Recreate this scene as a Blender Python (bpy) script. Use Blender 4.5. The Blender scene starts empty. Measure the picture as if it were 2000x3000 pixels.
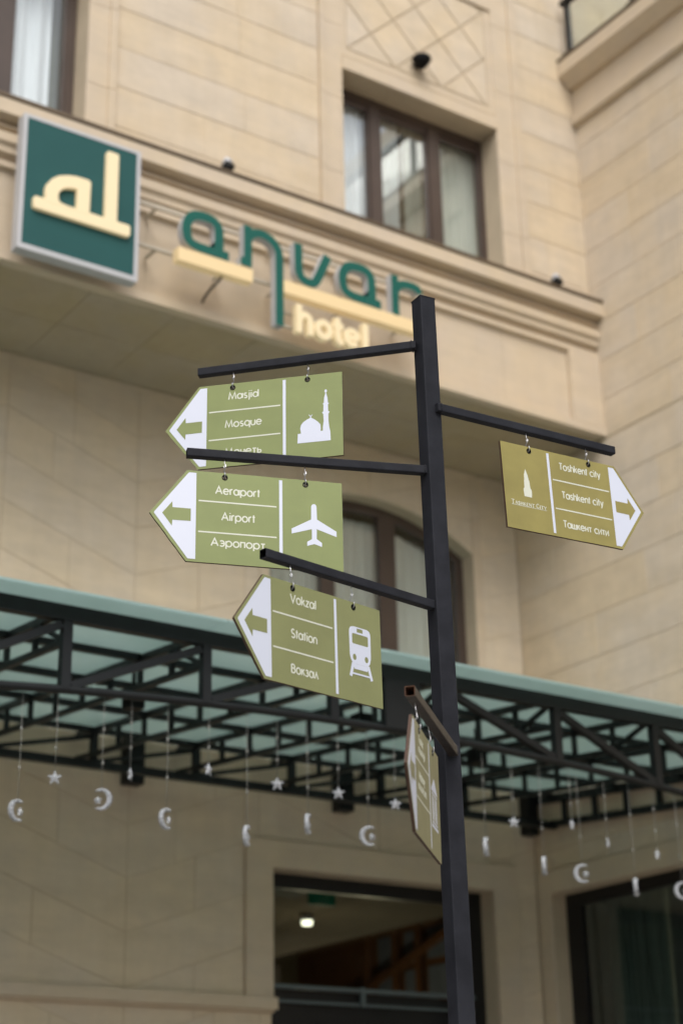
import bpy, bmesh, math, random
from mathutils import Vector, Matrix
from mathutils.geometry import tessellate_polygon
random.seed(7)
PI = math.pi
scn = bpy.context.scene
col = scn.collection

# ------------------------------------------------------------------ camera
cam_d = bpy.data.cameras.new('camera')
cam = bpy.data.objects.new('camera', cam_d); col.objects.link(cam)
R_ = (0.8272666173449381, -0.5614714822431996, -0.01948636585636515)
D_ = (0.1968692881834011, 0.32220205109242067, -0.925974255388344)
F_ = (0.5261866847391948, 0.7621913230281893, 0.3770834919533256)
cam.matrix_world = Matrix(((R_[0], -D_[0], -F_[0], 0), (R_[1], -D_[1], -F_[1], 0),
                           (R_[2], -D_[2], -F_[2], 1.6), (0, 0, 0, 1)))
cam_d.sensor_fit = 'HORIZONTAL'; cam_d.sensor_width = 24.0
cam_d.lens = 24.0 * 5070 / 2000
cam_d.clip_start = 0.1; cam_d.clip_end = 500
cam_d.dof.use_dof = True; cam_d.dof.focus_distance = 4.85
cam_d.dof.aperture_fstop = 2.35; cam_d.dof.aperture_blades = 9
scn.camera = cam

# ------------------------------------------------------------------ light
w = bpy.data.worlds.new('World'); scn.world = w; w.use_nodes = True
wn = w.node_tree.nodes; wl = w.node_tree.links
bg = wn['Background']
sky = wn.new('ShaderNodeTexSky'); sky.sky_type = 'NISHITA'; sky.sun_disc = False
SUN_EL, SUN_AZ = math.radians(52), math.radians(208)      # azimuth measured from +Y towards +X
sky.sun_elevation = SUN_EL; sky.sun_rotation = SUN_AZ
sky.dust_density = 4.0; sky.air_density = 1.0; sky.ozone_density = 1.0
hs = wn.new('ShaderNodeHueSaturation'); hs.inputs['Saturation'].default_value = 0.28
wl.new(sky.outputs[0], hs.inputs['Color']); wl.new(hs.outputs[0], bg.inputs['Color'])
bg.inputs['Strength'].default_value = 0.15
sd = bpy.data.lights.new('sun', 'SUN'); sd.energy = 0.75; sd.angle = math.radians(40); sd.color = (1, 0.95, 0.88)
so = bpy.data.objects.new('sun', sd); col.objects.link(so)
dirv = Vector((math.sin(SUN_AZ) * math.cos(SUN_EL), math.cos(SUN_AZ) * math.cos(SUN_EL), math.sin(SUN_EL)))
so.rotation_euler = dirv.to_track_quat('Z', 'Y').to_euler(); so.location = (-5, -10, 20)
scn.view_settings.view_transform = 'Standard'; scn.view_settings.look = 'None'
scn.view_settings.exposure = 0.57; scn.view_settings.gamma = 1.0
scn.view_settings.use_curve_mapping = False
scn.cycles.max_bounces = 10; scn.cycles.diffuse_bounces = 5; scn.cycles.transparent_max_bounces = 16
scn.cycles.use_denoising = True

# ------------------------------------------------------------------ materials
def mat(name, color, rough=0.6, metal=0.0, var=0.0, vscale=3.0, bump=0.0, bscale=60.0, rnd=0.0,
        color2=None, rvar=0.0, spec=0.5, stretch=None, mott=0.0):
    m = bpy.data.materials.new(name); m.use_nodes = True
    nt = m.node_tree; n = nt.nodes; l = nt.links
    b = n['Principled BSDF']
    b.inputs['Roughness'].default_value = rough; b.inputs['Metallic'].default_value = metal
    b.inputs['Specular IOR Level'].default_value = spec
    geo = n.new('ShaderNodeNewGeometry')
    vec = geo.outputs['Position']
    if stretch:
        mp = n.new('ShaderNodeMapping'); mp.inputs['Scale'].default_value = stretch
        l.new(vec, mp.inputs['Vector']); vec = mp.outputs[0]
    c2 = color2 or tuple(min(1, c * (1 - var)) for c in color)
    no = n.new('ShaderNodeTexNoise'); no.inputs['Scale'].default_value = vscale
    no.inputs['Detail'].default_value = 5; no.inputs['Roughness'].default_value = 0.6
    l.new(vec, no.inputs['Vector'])
    mr = n.new('ShaderNodeMapRange'); mr.inputs[1].default_value = 0.32; mr.inputs[2].default_value = 0.68
    l.new(no.outputs[0], mr.inputs[0])
    fac = mr.outputs[0]
    if rnd > 0:
        oi = n.new('ShaderNodeObjectInfo')
        ma = n.new('ShaderNodeMath'); ma.operation = 'MULTIPLY_ADD'
        ma.inputs[1].default_value = rnd * 2; ma.inputs[2].default_value = -rnd
        l.new(oi.outputs['Random'], ma.inputs[0])
        ad = n.new('ShaderNodeMath'); ad.operation = 'ADD'; ad.use_clamp = True
        l.new(fac, ad.inputs[0]); l.new(ma.outputs[0], ad.inputs[1]); fac = ad.outputs[0]
    mx = n.new('ShaderNodeMix'); mx.data_type = 'RGBA'
    mx.inputs['A'].default_value = (*color, 1); mx.inputs['B'].default_value = (*c2, 1)
    l.new(fac, mx.inputs['Factor']); last = mx.outputs['Result']
    if mott > 0:
        # travertine banding along the beds, cloudy blotches and faint vertical rain streaks
        for sc_, amp, dt in (((1.1, 1.1, 9.0), mott, 7), ((7.0, 7.0, 9.0), mott * 0.8, 6), ((9.0, 9.0, 0.45), mott * 0.45, 4)):
            mp = n.new('ShaderNodeMapping'); mp.inputs['Scale'].default_value = sc_; l.new(geo.outputs['Position'], mp.inputs['Vector'])
            q = n.new('ShaderNodeTexNoise'); q.inputs['Scale'].default_value = 1.0; q.inputs['Detail'].default_value = dt; q.inputs['Roughness'].default_value = 0.65
            l.new(mp.outputs[0], q.inputs['Vector'])
            r1 = n.new('ShaderNodeMapRange'); r1.inputs[1].default_value = 0.3; r1.inputs[2].default_value = 0.7
            r1.inputs[3].default_value = 1 - amp; r1.inputs[4].default_value = 1 + amp * 0.6; l.new(q.outputs[0], r1.inputs[0])
            vm = n.new('ShaderNodeVectorMath'); vm.operation = 'SCALE'; l.new(last, vm.inputs[0]); l.new(r1.outputs[0], vm.inputs['Scale']); last = vm.outputs[0]
    l.new(last, b.inputs['Base Color'])
    if bump > 0:
        nb = n.new('ShaderNodeTexNoise'); nb.inputs['Scale'].default_value = bscale; nb.inputs['Detail'].default_value = 4
        l.new(geo.outputs['Position'], nb.inputs['Vector'])
        bp = n.new('ShaderNodeBump'); bp.inputs['Strength'].default_value = bump; bp.inputs['Distance'].default_value = 0.004
        l.new(nb.outputs[0], bp.inputs['Height']); l.new(bp.outputs[0], b.inputs['Normal'])
    if rvar > 0:
        nr = n.new('ShaderNodeTexNoise'); nr.inputs['Scale'].default_value = 9; nr.inputs['Detail'].default_value = 6
        l.new(geo.outputs['Position'], nr.inputs['Vector'])
        m2 = n.new('ShaderNodeMapRange'); m2.inputs[3].default_value = rough - rvar; m2.inputs[4].default_value = rough + rvar
        l.new(nr.outputs[0], m2.inputs[0]); l.new(m2.outputs[0], b.inputs['Roughness'])
    return m

def glass(name, tint=(0.9, 0.95, 0.93), boost=1.0, rough=0.01):
    m = bpy.data.materials.new(name); m.use_nodes = True
    nt = m.node_tree; n = nt.nodes; l = nt.links
    n.remove(n['Principled BSDF']); out = n['Material Output']
    t = n.new('ShaderNodeBsdfTransparent'); t.inputs[0].default_value = (*tint, 1)
    g = n.new('ShaderNodeBsdfGlossy'); g.inputs['Roughness'].default_value = rough
    f = n.new('ShaderNodeFresnel'); f.inputs['IOR'].default_value = 1.5
    ge_ = n.new('ShaderNodeNewGeometry'); ir = n.new('ShaderNodeMapRange')          # same reflectance from both sides of the pane
    ir.inputs[3].default_value = 1.5; ir.inputs[4].default_value = 1 / 1.5
    l.new(ge_.outputs['Backfacing'], ir.inputs[0]); l.new(ir.outputs[0], f.inputs['IOR'])
    mu = n.new('ShaderNodeMath'); mu.operation = 'MULTIPLY'; mu.use_clamp = True; mu.inputs[1].default_value = boost
    l.new(f.outputs[0], mu.inputs[0])
    mx = n.new('ShaderNodeMixShader'); l.new(mu.outputs[0], mx.inputs[0]); l.new(t.outputs[0], mx.inputs[1]); l.new(g.outputs[0], mx.inputs[2])
    l.new(mx.outputs[0], out.inputs[0])
    return m

def emis(name, color, strength, base=(0.8, 0.76, 0.68)):
    m = bpy.data.materials.new(name); m.use_nodes = True
    b = m.node_tree.nodes['Principled BSDF']
    b.inputs['Base Color'].default_value = (*base, 1); b.inputs['Roughness'].default_value = 0.5
    b.inputs['Emission Color'].default_value = (*color, 1); b.inputs['Emission Strength'].default_value = strength
    return m

M = {}
M['stone'] = mat('travertine_stone', (0.60, 0.485, 0.335), 0.82, color2=(0.575, 0.49, 0.385), vscale=2.0, rnd=0.38, mott=0.09, bump=0.25, bscale=45)
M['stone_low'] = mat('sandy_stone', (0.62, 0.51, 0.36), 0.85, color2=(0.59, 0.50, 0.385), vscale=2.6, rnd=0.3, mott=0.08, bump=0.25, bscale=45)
M['soffit'] = mat('shaded_soffit_stone', (0.42, 0.335, 0.21), 0.85, color2=(0.42, 0.345, 0.25), vscale=2.6, rnd=0.3, mott=0.06, bump=0.25, bscale=45)  # sandy stone darkened; the underside's shade is put into the colour
M['joint'] = mat('mortar_joint', (0.50, 0.41, 0.29), 0.9, var=0.15)
M['trim'] = mat('smooth_stone_trim', (0.58, 0.47, 0.33), 0.75, color2=(0.54, 0.45, 0.345), vscale=3, mott=0.06, bump=0.12, bscale=30)
M['flash'] = mat('bronze_flashing', (0.16, 0.115, 0.07), 0.5, 0.3, var=0.3)
M['brown'] = mat('brown_window_frame', (0.075, 0.05, 0.038), 0.45, var=0.25)
M['darkframe'] = mat('black_aluminium', (0.012, 0.012, 0.013), 0.4, 0.2, var=0.2)
M['black'] = mat('black_powder_coat', (0.027, 0.028, 0.034), 0.42, 0.0, spec=0.07, var=0.35, vscale=14, bump=0.10, bscale=260, rvar=0.08)
M['rusty'] = mat('weathered_black_paint', (0.010, 0.008, 0.007), 0.42, 0.0, color2=(0.022, 0.014, 0.010), vscale=22, bump=0.4, bscale=120, rvar=0.1)
M['rust'] = mat('rusty_cut_edge', (0.13, 0.05, 0.02), 0.85, color2=(0.05, 0.025, 0.014), vscale=60)
M['canopy'] = mat('dark_green_black_steel', (0.006, 0.008, 0.009), 0.45, 0.0, spec=0.35, var=0.3, vscale=8, rvar=0.08)
M['green0'] = mat('sign_green', (0.225, 0.262, 0.092), 0.42, var=0.07, mott=0.06, spec=0.4, vscale=9, rvar=0.06)
M['green3'] = mat('sign_olive_green', (0.235, 0.245, 0.100), 0.42, var=0.07, mott=0.06, spec=0.4, vscale=9, rvar=0.06)
M['green4'] = mat('sign_mustard_green', (0.300, 0.255, 0.075), 0.45, var=0.14, mott=0.06, spec=0.4, vscale=11, rvar=0.08)
M['green5'] = mat('sign_grey_olive', (0.26, 0.245, 0.125), 0.42, var=0.12, mott=0.06, spec=0.4, vscale=9, rvar=0.06)
M['white'] = mat('white_vinyl', (0.62, 0.65, 0.75), 0.4, var=0.03)
M['cream'] = mat('cream_vinyl', (0.63, 0.64, 0.54), 0.4, var=0.03)
M['edge'] = mat('brown_board_edge', (0.05, 0.025, 0.014), 0.7, color2=(0.07, 0.035, 0.02), vscale=30)
M['steel'] = mat('zinc_steel', (0.55, 0.55, 0.56), 0.28, 1.0, var=0.25, vscale=60)
M['teal'] = mat('teal_sign_face', (0.010, 0.105, 0.082), 0.55, spec=0.2, var=0.08)
M['tealpanel'] = mat('teal_panel', (0.018, 0.085, 0.082), 0.55, spec=0.2, var=0.08)
M['alu'] = mat('light_grey_aluminium', (0.48, 0.48, 0.49), 0.45, 0.0, var=0.08)
M['railpaint'] = mat('stone_coloured_rail', (0.50, 0.44, 0.35), 0.6, var=0.08)
M['transom'] = mat('grey_green_rail', (0.10, 0.125, 0.13), 0.5)
M['darkglass'] = mat('dark_tinted_glass', (0.015, 0.018, 0.02), 0.05)
M['room2'] = mat('reflection_tinted_room', (0.11, 0.14, 0.16), 0.9, var=0.5, vscale=1.5)  # blue-grey wall colour stands in for cool reflections on the window glass
M['bluepane'] = mat('blue_grey_pane', (0.20, 0.23, 0.29), 0.3, var=0.25, vscale=4)
M['led'] = emis('lit_warm_acrylic', (1.0, 0.78, 0.42), 0.16, (0.66, 0.55, 0.36))
M['ledbar'] = emis('lit_warm_acrylic_bar', (1.0, 0.74, 0.38), 0.17, (0.60, 0.46, 0.26))
M['lamp'] = emis('lit_downlight', (1.0, 0.93, 0.70), 3.0)
M['exit'] = emis('lit_green_sign', (0.02, 0.35, 0.16), 0.02, (0.01, 0.10, 0.06))
M['candle'] = emis('lit_amber_lamp', (1.0, 0.45, 0.1), 0.5)
M['curtain'] = mat('white_sheer_curtain', (0.93, 0.94, 0.96), 0.9, var=0.03)
M['curtain2'] = mat('grey_sheer_curtain', (0.62, 0.63, 0.56), 0.9, var=0.08)
M['curtain3'] = mat('dark_green_curtain', (0.26, 0.29, 0.25), 0.95, var=0.2)
M['drape'] = mat('olive_drape', (0.20, 0.21, 0.15), 0.95, var=0.2)
M['glass'] = glass('window_glass', (0.95, 0.97, 0.97), 2.2)
M['glassmid'] = glass('coated_window_glass', (0.93, 0.96, 0.95), 6.0)
M['glass2'] = glass('shop_glass', (0.70, 0.74, 0.72), 0.6)
M['glass3'] = glass('shop_side_glass', (0.66, 0.72, 0.72), 1.7)
M['glassrail'] = glass('balustrade_glass', (0.90, 0.94, 0.92), 2.0)
M['room'] = mat('dark_room', (0.16, 0.13, 0.085), 0.9, var=0.2)
M['roomdark'] = mat('very_dark_room', (0.018, 0.016, 0.012), 0.9, var=0.2)
M['wood'] = mat('brown_wood', (0.20, 0.085, 0.03), 0.5, var=0.4, stretch=(1, 8, 1))
M['paving'] = mat('granite_paving', (0.30, 0.285, 0.26), 0.8, var=0.15, bump=0.3)
M['ornament'] = mat('frosted_white_acrylic', (0.46, 0.48, 0.51), 0.3, var=0.45, vscale=70)
M['string'] = mat('clear_nylon_string', (0.22, 0.22, 0.20), 0.5)
M['blackplastic'] = mat('black_plastic', (0.004, 0.004, 0.004), 0.5, spec=0.15)
M['facade'] = mat('pale_render', (0.40, 0.37, 0.33), 0.9, var=0.1)
# frosted canopy glass: lets the sky glow through
m = bpy.data.materials.new('frosted_green_glass'); m.use_nodes = True
n = m.node_tree.nodes; l = m.node_tree.links; n.remove(n['Principled BSDF'])
tr = n.new('ShaderNodeBsdfTranslucent')
nz = n.new('ShaderNodeTexNoise'); nz.inputs['Scale'].default_value = 2.2; nz.inputs['Detail'].default_value = 7
ge = n.new('ShaderNodeNewGeometry'); l.new(ge.outputs['Position'], nz.inputs['Vector'])
mx = n.new('ShaderNodeMix'); mx.data_type = 'RGBA'
mx.inputs['A'].default_value = (0.50, 0.64, 0.60, 1); mx.inputs['B'].default_value = (0.70, 0.80, 0.79, 1)
l.new(nz.outputs[0], mx.inputs['Factor']); l.new(mx.outputs['Result'], tr.inputs['Color'])
df = n.new('ShaderNodeBsdfDiffuse'); df.inputs[0].default_value = (0.38, 0.50, 0.50, 1)
gl = n.new('ShaderNodeBsdfGlossy'); gl.inputs['Roughness'].default_value = 0.2; gl.inputs[0].default_value = (0.8, 0.9, 0.9, 1)
a1 = n.new('ShaderNodeMixShader'); a1.inputs[0].default_value = 0.35; l.new(tr.outputs[0], a1.inputs[1]); l.new(df.outputs[0], a1.inputs[2])
fr = n.new('ShaderNodeFresnel')
gb = n.new('ShaderNodeNewGeometry'); gi = n.new('ShaderNodeMapRange'); gi.inputs[3].default_value = 1.4; gi.inputs[4].default_value = 1 / 1.4
l.new(gb.outputs['Backfacing'], gi.inputs[0]); l.new(gi.outputs[0], fr.inputs[0])
a2 = n.new('ShaderNodeMixShader'); l.new(fr.outputs[0], a2.inputs[0]); l.new(a1.outputs[0], a2.inputs[1]); l.new(gl.outputs[0], a2.inputs[2])
l.new(a2.outputs[0], n['Material Output'].inputs[0])
M['frost'] = m

# ------------------------------------------------------------------ helpers
def link(name, me, m, parent=None, mw=None):
    o = bpy.data.objects.new(name, me); col.objects.link(o)
    if m is not None:
        if isinstance(m, (list, tuple)):
            for k in m: me.materials.append(k)
        else: me.materials.append(m)
    if mw is not None: o.matrix_world = mw
    if parent is not None:
        o.parent = parent
        if mw is None: pass
    return o

class MB:
    """collects shapes, linked as ONE mesh object"""
    def __init__(s): s.v = []; s.f = []; s.mi = []; s.sm = []
    def add(s, v, f, mi=0, sm=False):
        b = len(s.v); s.v += [tuple(p) for p in v]; s.f += [tuple(i + b for i in q) for q in f]
        s.mi += [mi] * len(f); s.sm += [sm] * len(f); return s
    def box(s, x0, x1, y0, y1, z0, z1, mi=0):
        v = [(x, y, z) for z in (z0, z1) for y in (y0, y1) for x in (x0, x1)]
        return s.add(v, [(0, 2, 3, 1), (4, 5, 7, 6), (0, 1, 5, 4), (2, 6, 7, 3), (0, 4, 6, 2), (1, 3, 7, 5)], mi)
    def bar(s, p, q, w_, h_, up=(0, 0, 1), mi=0, bev=0.0):
        p, q = Vector(p), Vector(q); a = (q - p).normalized(); u = Vector(up)
        r = a.cross(u)
        if r.length < 1e-4: r = a.cross(Vector((1, 0, 0)))
        r.normalize(); u = r.cross(a)
        if bev > 0:
            hw, hh = w_ / 2, h_ / 2; b = bev
            ring = []
            for (sx, sy, st) in ((1, 1, 0), (-1, 1, 90), (-1, -1, 180), (1, -1, 270)):
                for k in range(4):
                    an = math.radians(st + k * 30); ring.append((sx * (hw - b) + b * math.cos(an), sy * (hh - b) + b * math.sin(an)))
        else: ring = [(w_ / 2, h_ / 2), (-w_ / 2, h_ / 2), (-w_ / 2, -h_ / 2), (w_ / 2, -h_ / 2)]
        n_ = len(ring); v = [c + r * x + u * y for c in (p, q) for x, y in ring]
        f = [(i, (i + 1) % n_, n_ + (i + 1) % n_, n_ + i) for i in range(n_)] + [tuple(range(n_))[::-1], tuple(range(n_, 2 * n_))]
        return s.add(v, f, mi)
    def tube(s, pts, r, seg=8, mi=0):
        pts = [Vector(p) for p in pts]; n_ = len(pts); v = []; pu = None
        for i, p in enumerate(pts):
            a = (pts[min(i + 1, n_ - 1)] - pts[max(i - 1, 0)]).normalized()
            if pu is None: pu = a.orthogonal().normalized()
            pu = (pu - a * pu.dot(a)).normalized(); w2 = a.cross(pu)
            rr = r[i] if isinstance(r, (list, tuple)) else r
            for k in range(seg):
                t = 2 * PI * k / seg; v.append(p + pu * rr * math.cos(t) + w2 * rr * math.sin(t))
        f = [(i * seg + k, i * seg + (k + 1) % seg, (i + 1) * seg + (k + 1) % seg, (i + 1) * seg + k) for i in range(n_ - 1) for k in range(seg)]
        f += [tuple(range(seg))[::-1], tuple(range((n_ - 1) * seg, n_ * seg))]
        return s.add(v, f, mi, True)
    def prism(s, loops, fn, d0, d1, mi=0, side=None):
        """loops = [outer, hole...] of 2-D points; fn(a, b, depth) -> 3-D point"""
        if side is None: side = mi
        tri = tessellate_polygon([[Vector((a, b, 0)) for a, b in lp] for lp in loops])
        flat = [p for lp in loops for p in lp]; n_ = len(flat)
        v = [fn(a, b, d0) for a, b in flat] + [fn(a, b, d1) for a, b in flat]
        s.add(v, [tuple(t) for t in tri] + [tuple(n_ + i for i in reversed(t)) for t in tri], mi)
        b0 = 0
        for lp in loops:
            k = len(lp); s.add([fn(a, b, d0) for a, b in lp] + [fn(a, b, d1) for a, b in lp],
                               [(i, (i + 1) % k, k + (i + 1) % k, k + i) for i in range(k)], side)
        return s
    def build(s, name, m, parent=None, mw=None):
        me = bpy.data.meshes.new(name); me.from_pydata(s.v, [], s.f)
        me.polygons.foreach_set('material_index', s.mi); me.polygons.foreach_set('use_smooth', s.sm)
        bm = bmesh.new(); bm.from_mesh(me); bmesh.ops.recalc_face_normals(bm, faces=bm.faces); bm.to_mesh(me); bm.free()
        me.update()
        return link(name, me, m, parent, mw)

def tag(o, label=None, cat=None, group=None, kind=None):
    if label: o['label'] = label
    if cat: o['category'] = cat
    if group: o['group'] = group
    if kind: o['kind'] = kind
    return o
def thing(name, label, cat, loc=(0, 0, 0), group=None, mw=None):
    o = bpy.data.objects.new(name, None); col.objects.link(o); o.empty_display_size = 0.1
    if mw is not None: o.matrix_world = mw
    else: o.location = loc
    return tag(o, label, cat, group)
def bld(mb, name, m, par, off=None):
    """world-space mesh under a thing standing at loc"""
    if par is not None and par.location.length > 0:
        L = par.location
        if par.parent is not None: L = L + par.parent.location
        mb.v = [(x - L[0], y - L[1], z - L[2]) for x, y, z in mb.v]
    return mb.build(name, m, par)

FX = lambda a, b, d: (a, d, b)          # polygon in the X-Z plane, depth along Y
FY = lambda a, b, d: (d, a, b)          # polygon in the Y-Z plane, depth along X

def clip_half(poly, nx, nz, c):         # keep nx*x + nz*z <= c
    out = []
    for i in range(len(poly)):
        p, q = poly[i], poly[(i + 1) % len(poly)]
        dp, dq = nx * p[0] + nz * p[1] - c, nx * q[0] + nz * q[1] - c
        if dp <= 0: out.append(p)
        if (dp < 0 < dq) or (dq < 0 < dp):
            t = dp / (dp - dq); out.append((p[0] + (q[0] - p[0]) * t, p[1] + (q[1] - p[1]) * t))
    return out
def clip_rect(poly, x0, x1, z0, z1):
    for a in ((1, 0, x1), (-1, 0, -x0), (0, 1, z1), (0, -1, -z0)):
        poly = clip_half(poly, *a)
        if len(poly) < 3: return []
    return poly
def area(p): return 0.5 * sum(p[i][0] * p[(i + 1) % len(p)][1] - p[(i + 1) % len(p)][0] * p[i][1] for i in range(len(p)))
def inset(poly, d):
    if area(poly) < 0: poly = poly[::-1]
    out = poly[:]
    for i in range(len(poly)):
        p, q = poly[i], poly[(i + 1) % len(poly)]
        ex, ez = q[0] - p[0], q[1] - p[1]; L = math.hypot(ex, ez)
        if L < 1e-6: continue
        nx, nz = ez / L, -ex / L
        out = clip_half(out, nx, nz, nx * p[0] + nz * p[1] - d)
        if len(out) < 3: return []
    return out
def slab(poly, fn, d0, d1, name, m, parent, joint=0.004, mina=0.002):
    if len(poly) < 3 or abs(area(poly)) < mina: return None
    poly = inset(poly, joint)
    if len(poly) < 3: return None
    k = len(poly); mb = MB()
    c = 0.0025                                     # small arris
    pin = inset(poly, c)
    if len(pin) == k:
        if area(poly) < 0: poly = poly[::-1]
        sgn = 1 if d0 > d1 else -1
        v = [fn(a, b, d1) for a, b in poly] + [fn(a, b, d0 + sgn * c) for a, b in poly]
        # match the inset points to the outer ones by nearest
        pin = [min(pin, key=lambda q: (q[0] - p[0]) ** 2 + (q[1] - p[1]) ** 2) for p in poly]
        v = [fn(a, b, d1) for a, b in poly] + [fn(a, b, d0 + (c if d1 > d0 else -c)) for a, b in poly] + [fn(a, b, d0) for a, b in pin]
        f = []
        for i in range(k):
            j = (i + 1) % k; f += [(i, j, k + j, k + i), (k + i, k + j, 2 * k + j, 2 * k + i)]
        f += [tuple(range(2 * k, 3 * k)), tuple(range(k))[::-1]]
        mb.add(v, f)
    else: mb.prism([poly], fn, d0, d1)
    return mb.build(name, m, parent)
def rect(x0, x1, z0, z1): return [(x0, z0), (x1, z0), (x1, z1), (x0, z1)]

# ------------------------------------------------------------------ setting
g = MB(); g.add([(-120, -120, 0), (120, -120, 0), (120, 120, 0), (-120, 120, 0)], [(0, 1, 2, 3)])
tag(g.build('ground', M['paving']), kind='structure')

# =================================================================== THE HOTEL
XR, YL, YU = 8.62, 10.0, 8.92
hotel = thing('hotel_building', 'sandy stone hotel with jutting upper storey, cornice and tall windows behind the signpost', 'building')

# ---- lower wall (backing with its openings) and chevron cladding
JB = 0.004
lw = MB()
for (a, b, c, d) in [(-6, 6.262, 0, 7.3), (8.18, 8.62, 0, 7.3), (6.262, 8.18, 3.80, 4.75), (6.262, 8.18, 7.15, 7.3)]:
    lw.prism([rect(a, b, c, d)], FX, YL + JB, YL + 0.16)
arc = []
for k in range(17):
    x = 6.262 + (8.16 - 6.262) * k / 16; arc.append((x, 6.73 - (1.75 - math.sqrt(1.75 ** 2 - (x - 7.211) ** 2))))
for k in range(16):
    lw.prism([[arc[k], arc[k + 1], (arc[k + 1][0], 7.15), (arc[k][0], 7.15)]], FX, YL + JB, YL + 0.16)
lw.prism([rect(8.16, 8.18, 4.75, 7.15)], FX, YL + JB, YL + 0.16)
lower = lw.build('lower_wall', M['joint'], hotel)

def chevron(x, zc):   # height of course line c at x
    xs = [(3.17, 0), (4.17, 0.354), (5.17, 0), (6.17, 0.354), (7.17, 0), (8.17, 0.354), (9.17, 0.0)]
    if x > 7.17: return zc + (x - 7.17) * 0.354
    for (x0, a), (x1, b) in zip(xs, xs[1:]):
        if x0 <= x <= x1: return zc + a + (b - a) * (x - x0) / (x1 - x0)
    return zc
regions = [(3.2, 6.05, 2.945, 7.146), (6.05, 8.40, 3.995, 4.75), (6.05, 6.262, 4.75, 7.146), (8.24, 8.612, 4.75, 7.146),
           (6.262, 8.24, 6.735, 7.146), (8.40, 8.612, 2.0, 4.75), (3.2, 6.262, 2.2, 2.845)]
rnd = random.Random(3)
cols_ = [(3.17, 4.17), (4.17, 5.17), (5.17, 6.17), (6.17, 7.17), (7.17, 8.17), (8.17, 8.62)]
for ci, (xa, xb) in enumerate(cols_):
    for k in range(-5, 16):
        zb = 2.95 + 0.345 * k
        cuts = [xa, xb] if rnd.random() < 0.45 or xb - xa < 0.6 else [xa, xa + rnd.choice((0.35, 0.5, 0.65)), xb]
        for x0, x1 in zip(cuts, cuts[1:]):
            P = [(x0, chevron(x0 + 1e-6, zb)), (x1, chevron(x1 - 1e-6, zb)), (x1, chevron(x1 - 1e-6, zb + 0.345)), (x0, chevron(x0 + 1e-6, zb + 0.345))]
            for rg in regions:
                Q = clip_rect(P, *rg)
                if Q: slab(Q, FX, YL + rnd.uniform(-0.0012, 0.0012), YL + JB + 0.003, 'stone_panel', M['stone_low'], lower, 0.0022)
# spandrel stones following the arch
for k in range(16):
    slab([arc[k], arc[k + 1], (arc[k + 1][0], 6.735), (arc[k][0], 6.735)], FX, YL, YL + JB + 0.003, 'spandrel_stone', M['stone_low'], lower, 0.0005, 0.0001)
tr_ = MB()
tr_.box(8.16, 8.236, YL - 0.006, YL + JB, 4.75, 6.735); tr_.build('arch_jamb_trim', M['trim'], lower)
# door / window architrave and the low ledge
ar = MB()
ar.box(6.05, 6.262, YL - 0.028, YL + JB, 2.945, 3.99); ar.box(6.262, 8.18, YL - 0.028, YL + JB, 3.80, 3.99)
ar.box(8.18, 8.395, YL - 0.028, YL + JB, 0, 3.99)
ar.build('window_architrave', M['trim'], lower)
le = MB(); le.box(-3, 6.285, YL - 0.045, YL + JB, 2.866, 2.944); le.box(-3, 6.27, YL - 0.02, YL + JB, 2.848, 2.865)
le.build('stone_ledge', M['trim'], lower)
dd = MB(); dd.box(-3, 6.262, YL, YL + JB, 0, 2.2); dd.build('plinth', M['trim'], lower)

# ---- lower front window
lf = MB(); FYD = 10.14
lf.box(6.262, 8.18, FYD, FYD + 0.05, 3.70, 3.80); lf.box(6.262, 6.31, FYD, FYD + 0.05, 0, 3.70)
lf.box(8.05, 8.18, FYD, FYD + 0.05, 0, 3.70); lf.box(6.31, 8.05, FYD, FYD + 0.05, 2.955, 3.02)
shop = lf.build('shop_window', M['darkframe'], hotel)
MB().box(6.31, 8.05, FYD + 0.02, FYD + 0.028, 3.02, 3.70).build('pane', M['glass2'], shop)
MB().box(6.31, 8.05, FYD + 0.012, FYD + 0.04, 2.2, 2.955).build('dark_infill_panel', M['darkframe'], shop)
tb = MB(); tb.box(6.262, 8.05, FYD - 0.05, FYD - 0.002, 3.025, 3.052); tb.box(6.262, 8.05, FYD - 0.03, FYD - 0.002, 2.935, 2.953)
tb.box(7.05, 7.08, FYD - 0.052, FYD - 0.02, 2.93, 3.06)
tb.build('transom_rail', M['transom'], shop)
# lobby room with walls, ceiling beam and lamps
rm = MB()
rm.box(5.8, 8.79, 10.3, 17, 3.852, 3.9); rm.box(5.75, 5.8, 10.2, 17, 0, 5.2); rm.box(5.8, 11, 17, 17.05, 0, 5.2); rm.box(5.8, 11, 10.3, 17, -0.05, 0.02)
rm.box(8.75, 8.8, 10.36, 17, 3.901, 5.2); rm.box(8.8, 11, 10.3, 17, 5.15, 5.2); rm.box(8.8, 11.05, 10.31, 10.35, 0, 5.15)
rm.box(5.8, 6.2, 10.28, 10.3, 0, 3.85); rm.box(8.2, 8.8, 10.28, 10.3, 0, 3.85); rm.box(5.8, 8.8, 10.19, 10.27, 3.82, 3.9); rm.box(6.5, 6.75, 11.6, 11.9, 0, 3.851)
lobby = rm.build('lobby_room', M['room'], hotel)
wd = MB(); wd.box(11.0, 11.05, 10.35, 17, 0, 5.15); wd.build('wood_panelling', M['wood'], lobby)
for (ya, yb, za, zb) in ((15.04, 15.40, 4.03, 4.34), (14.62, 14.92, 4.03, 4.34), (14.2, 14.52, 4.03, 4.34), (15.04, 15.40, 3.62, 3.95), (14.62, 14.92, 3.62, 3.95), (14.2, 14.52, 3.62, 3.95)):
    MB().box(10.98, 10.996, ya, yb, za, zb).build('inner_window', M['bluepane'], lobby)
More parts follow.
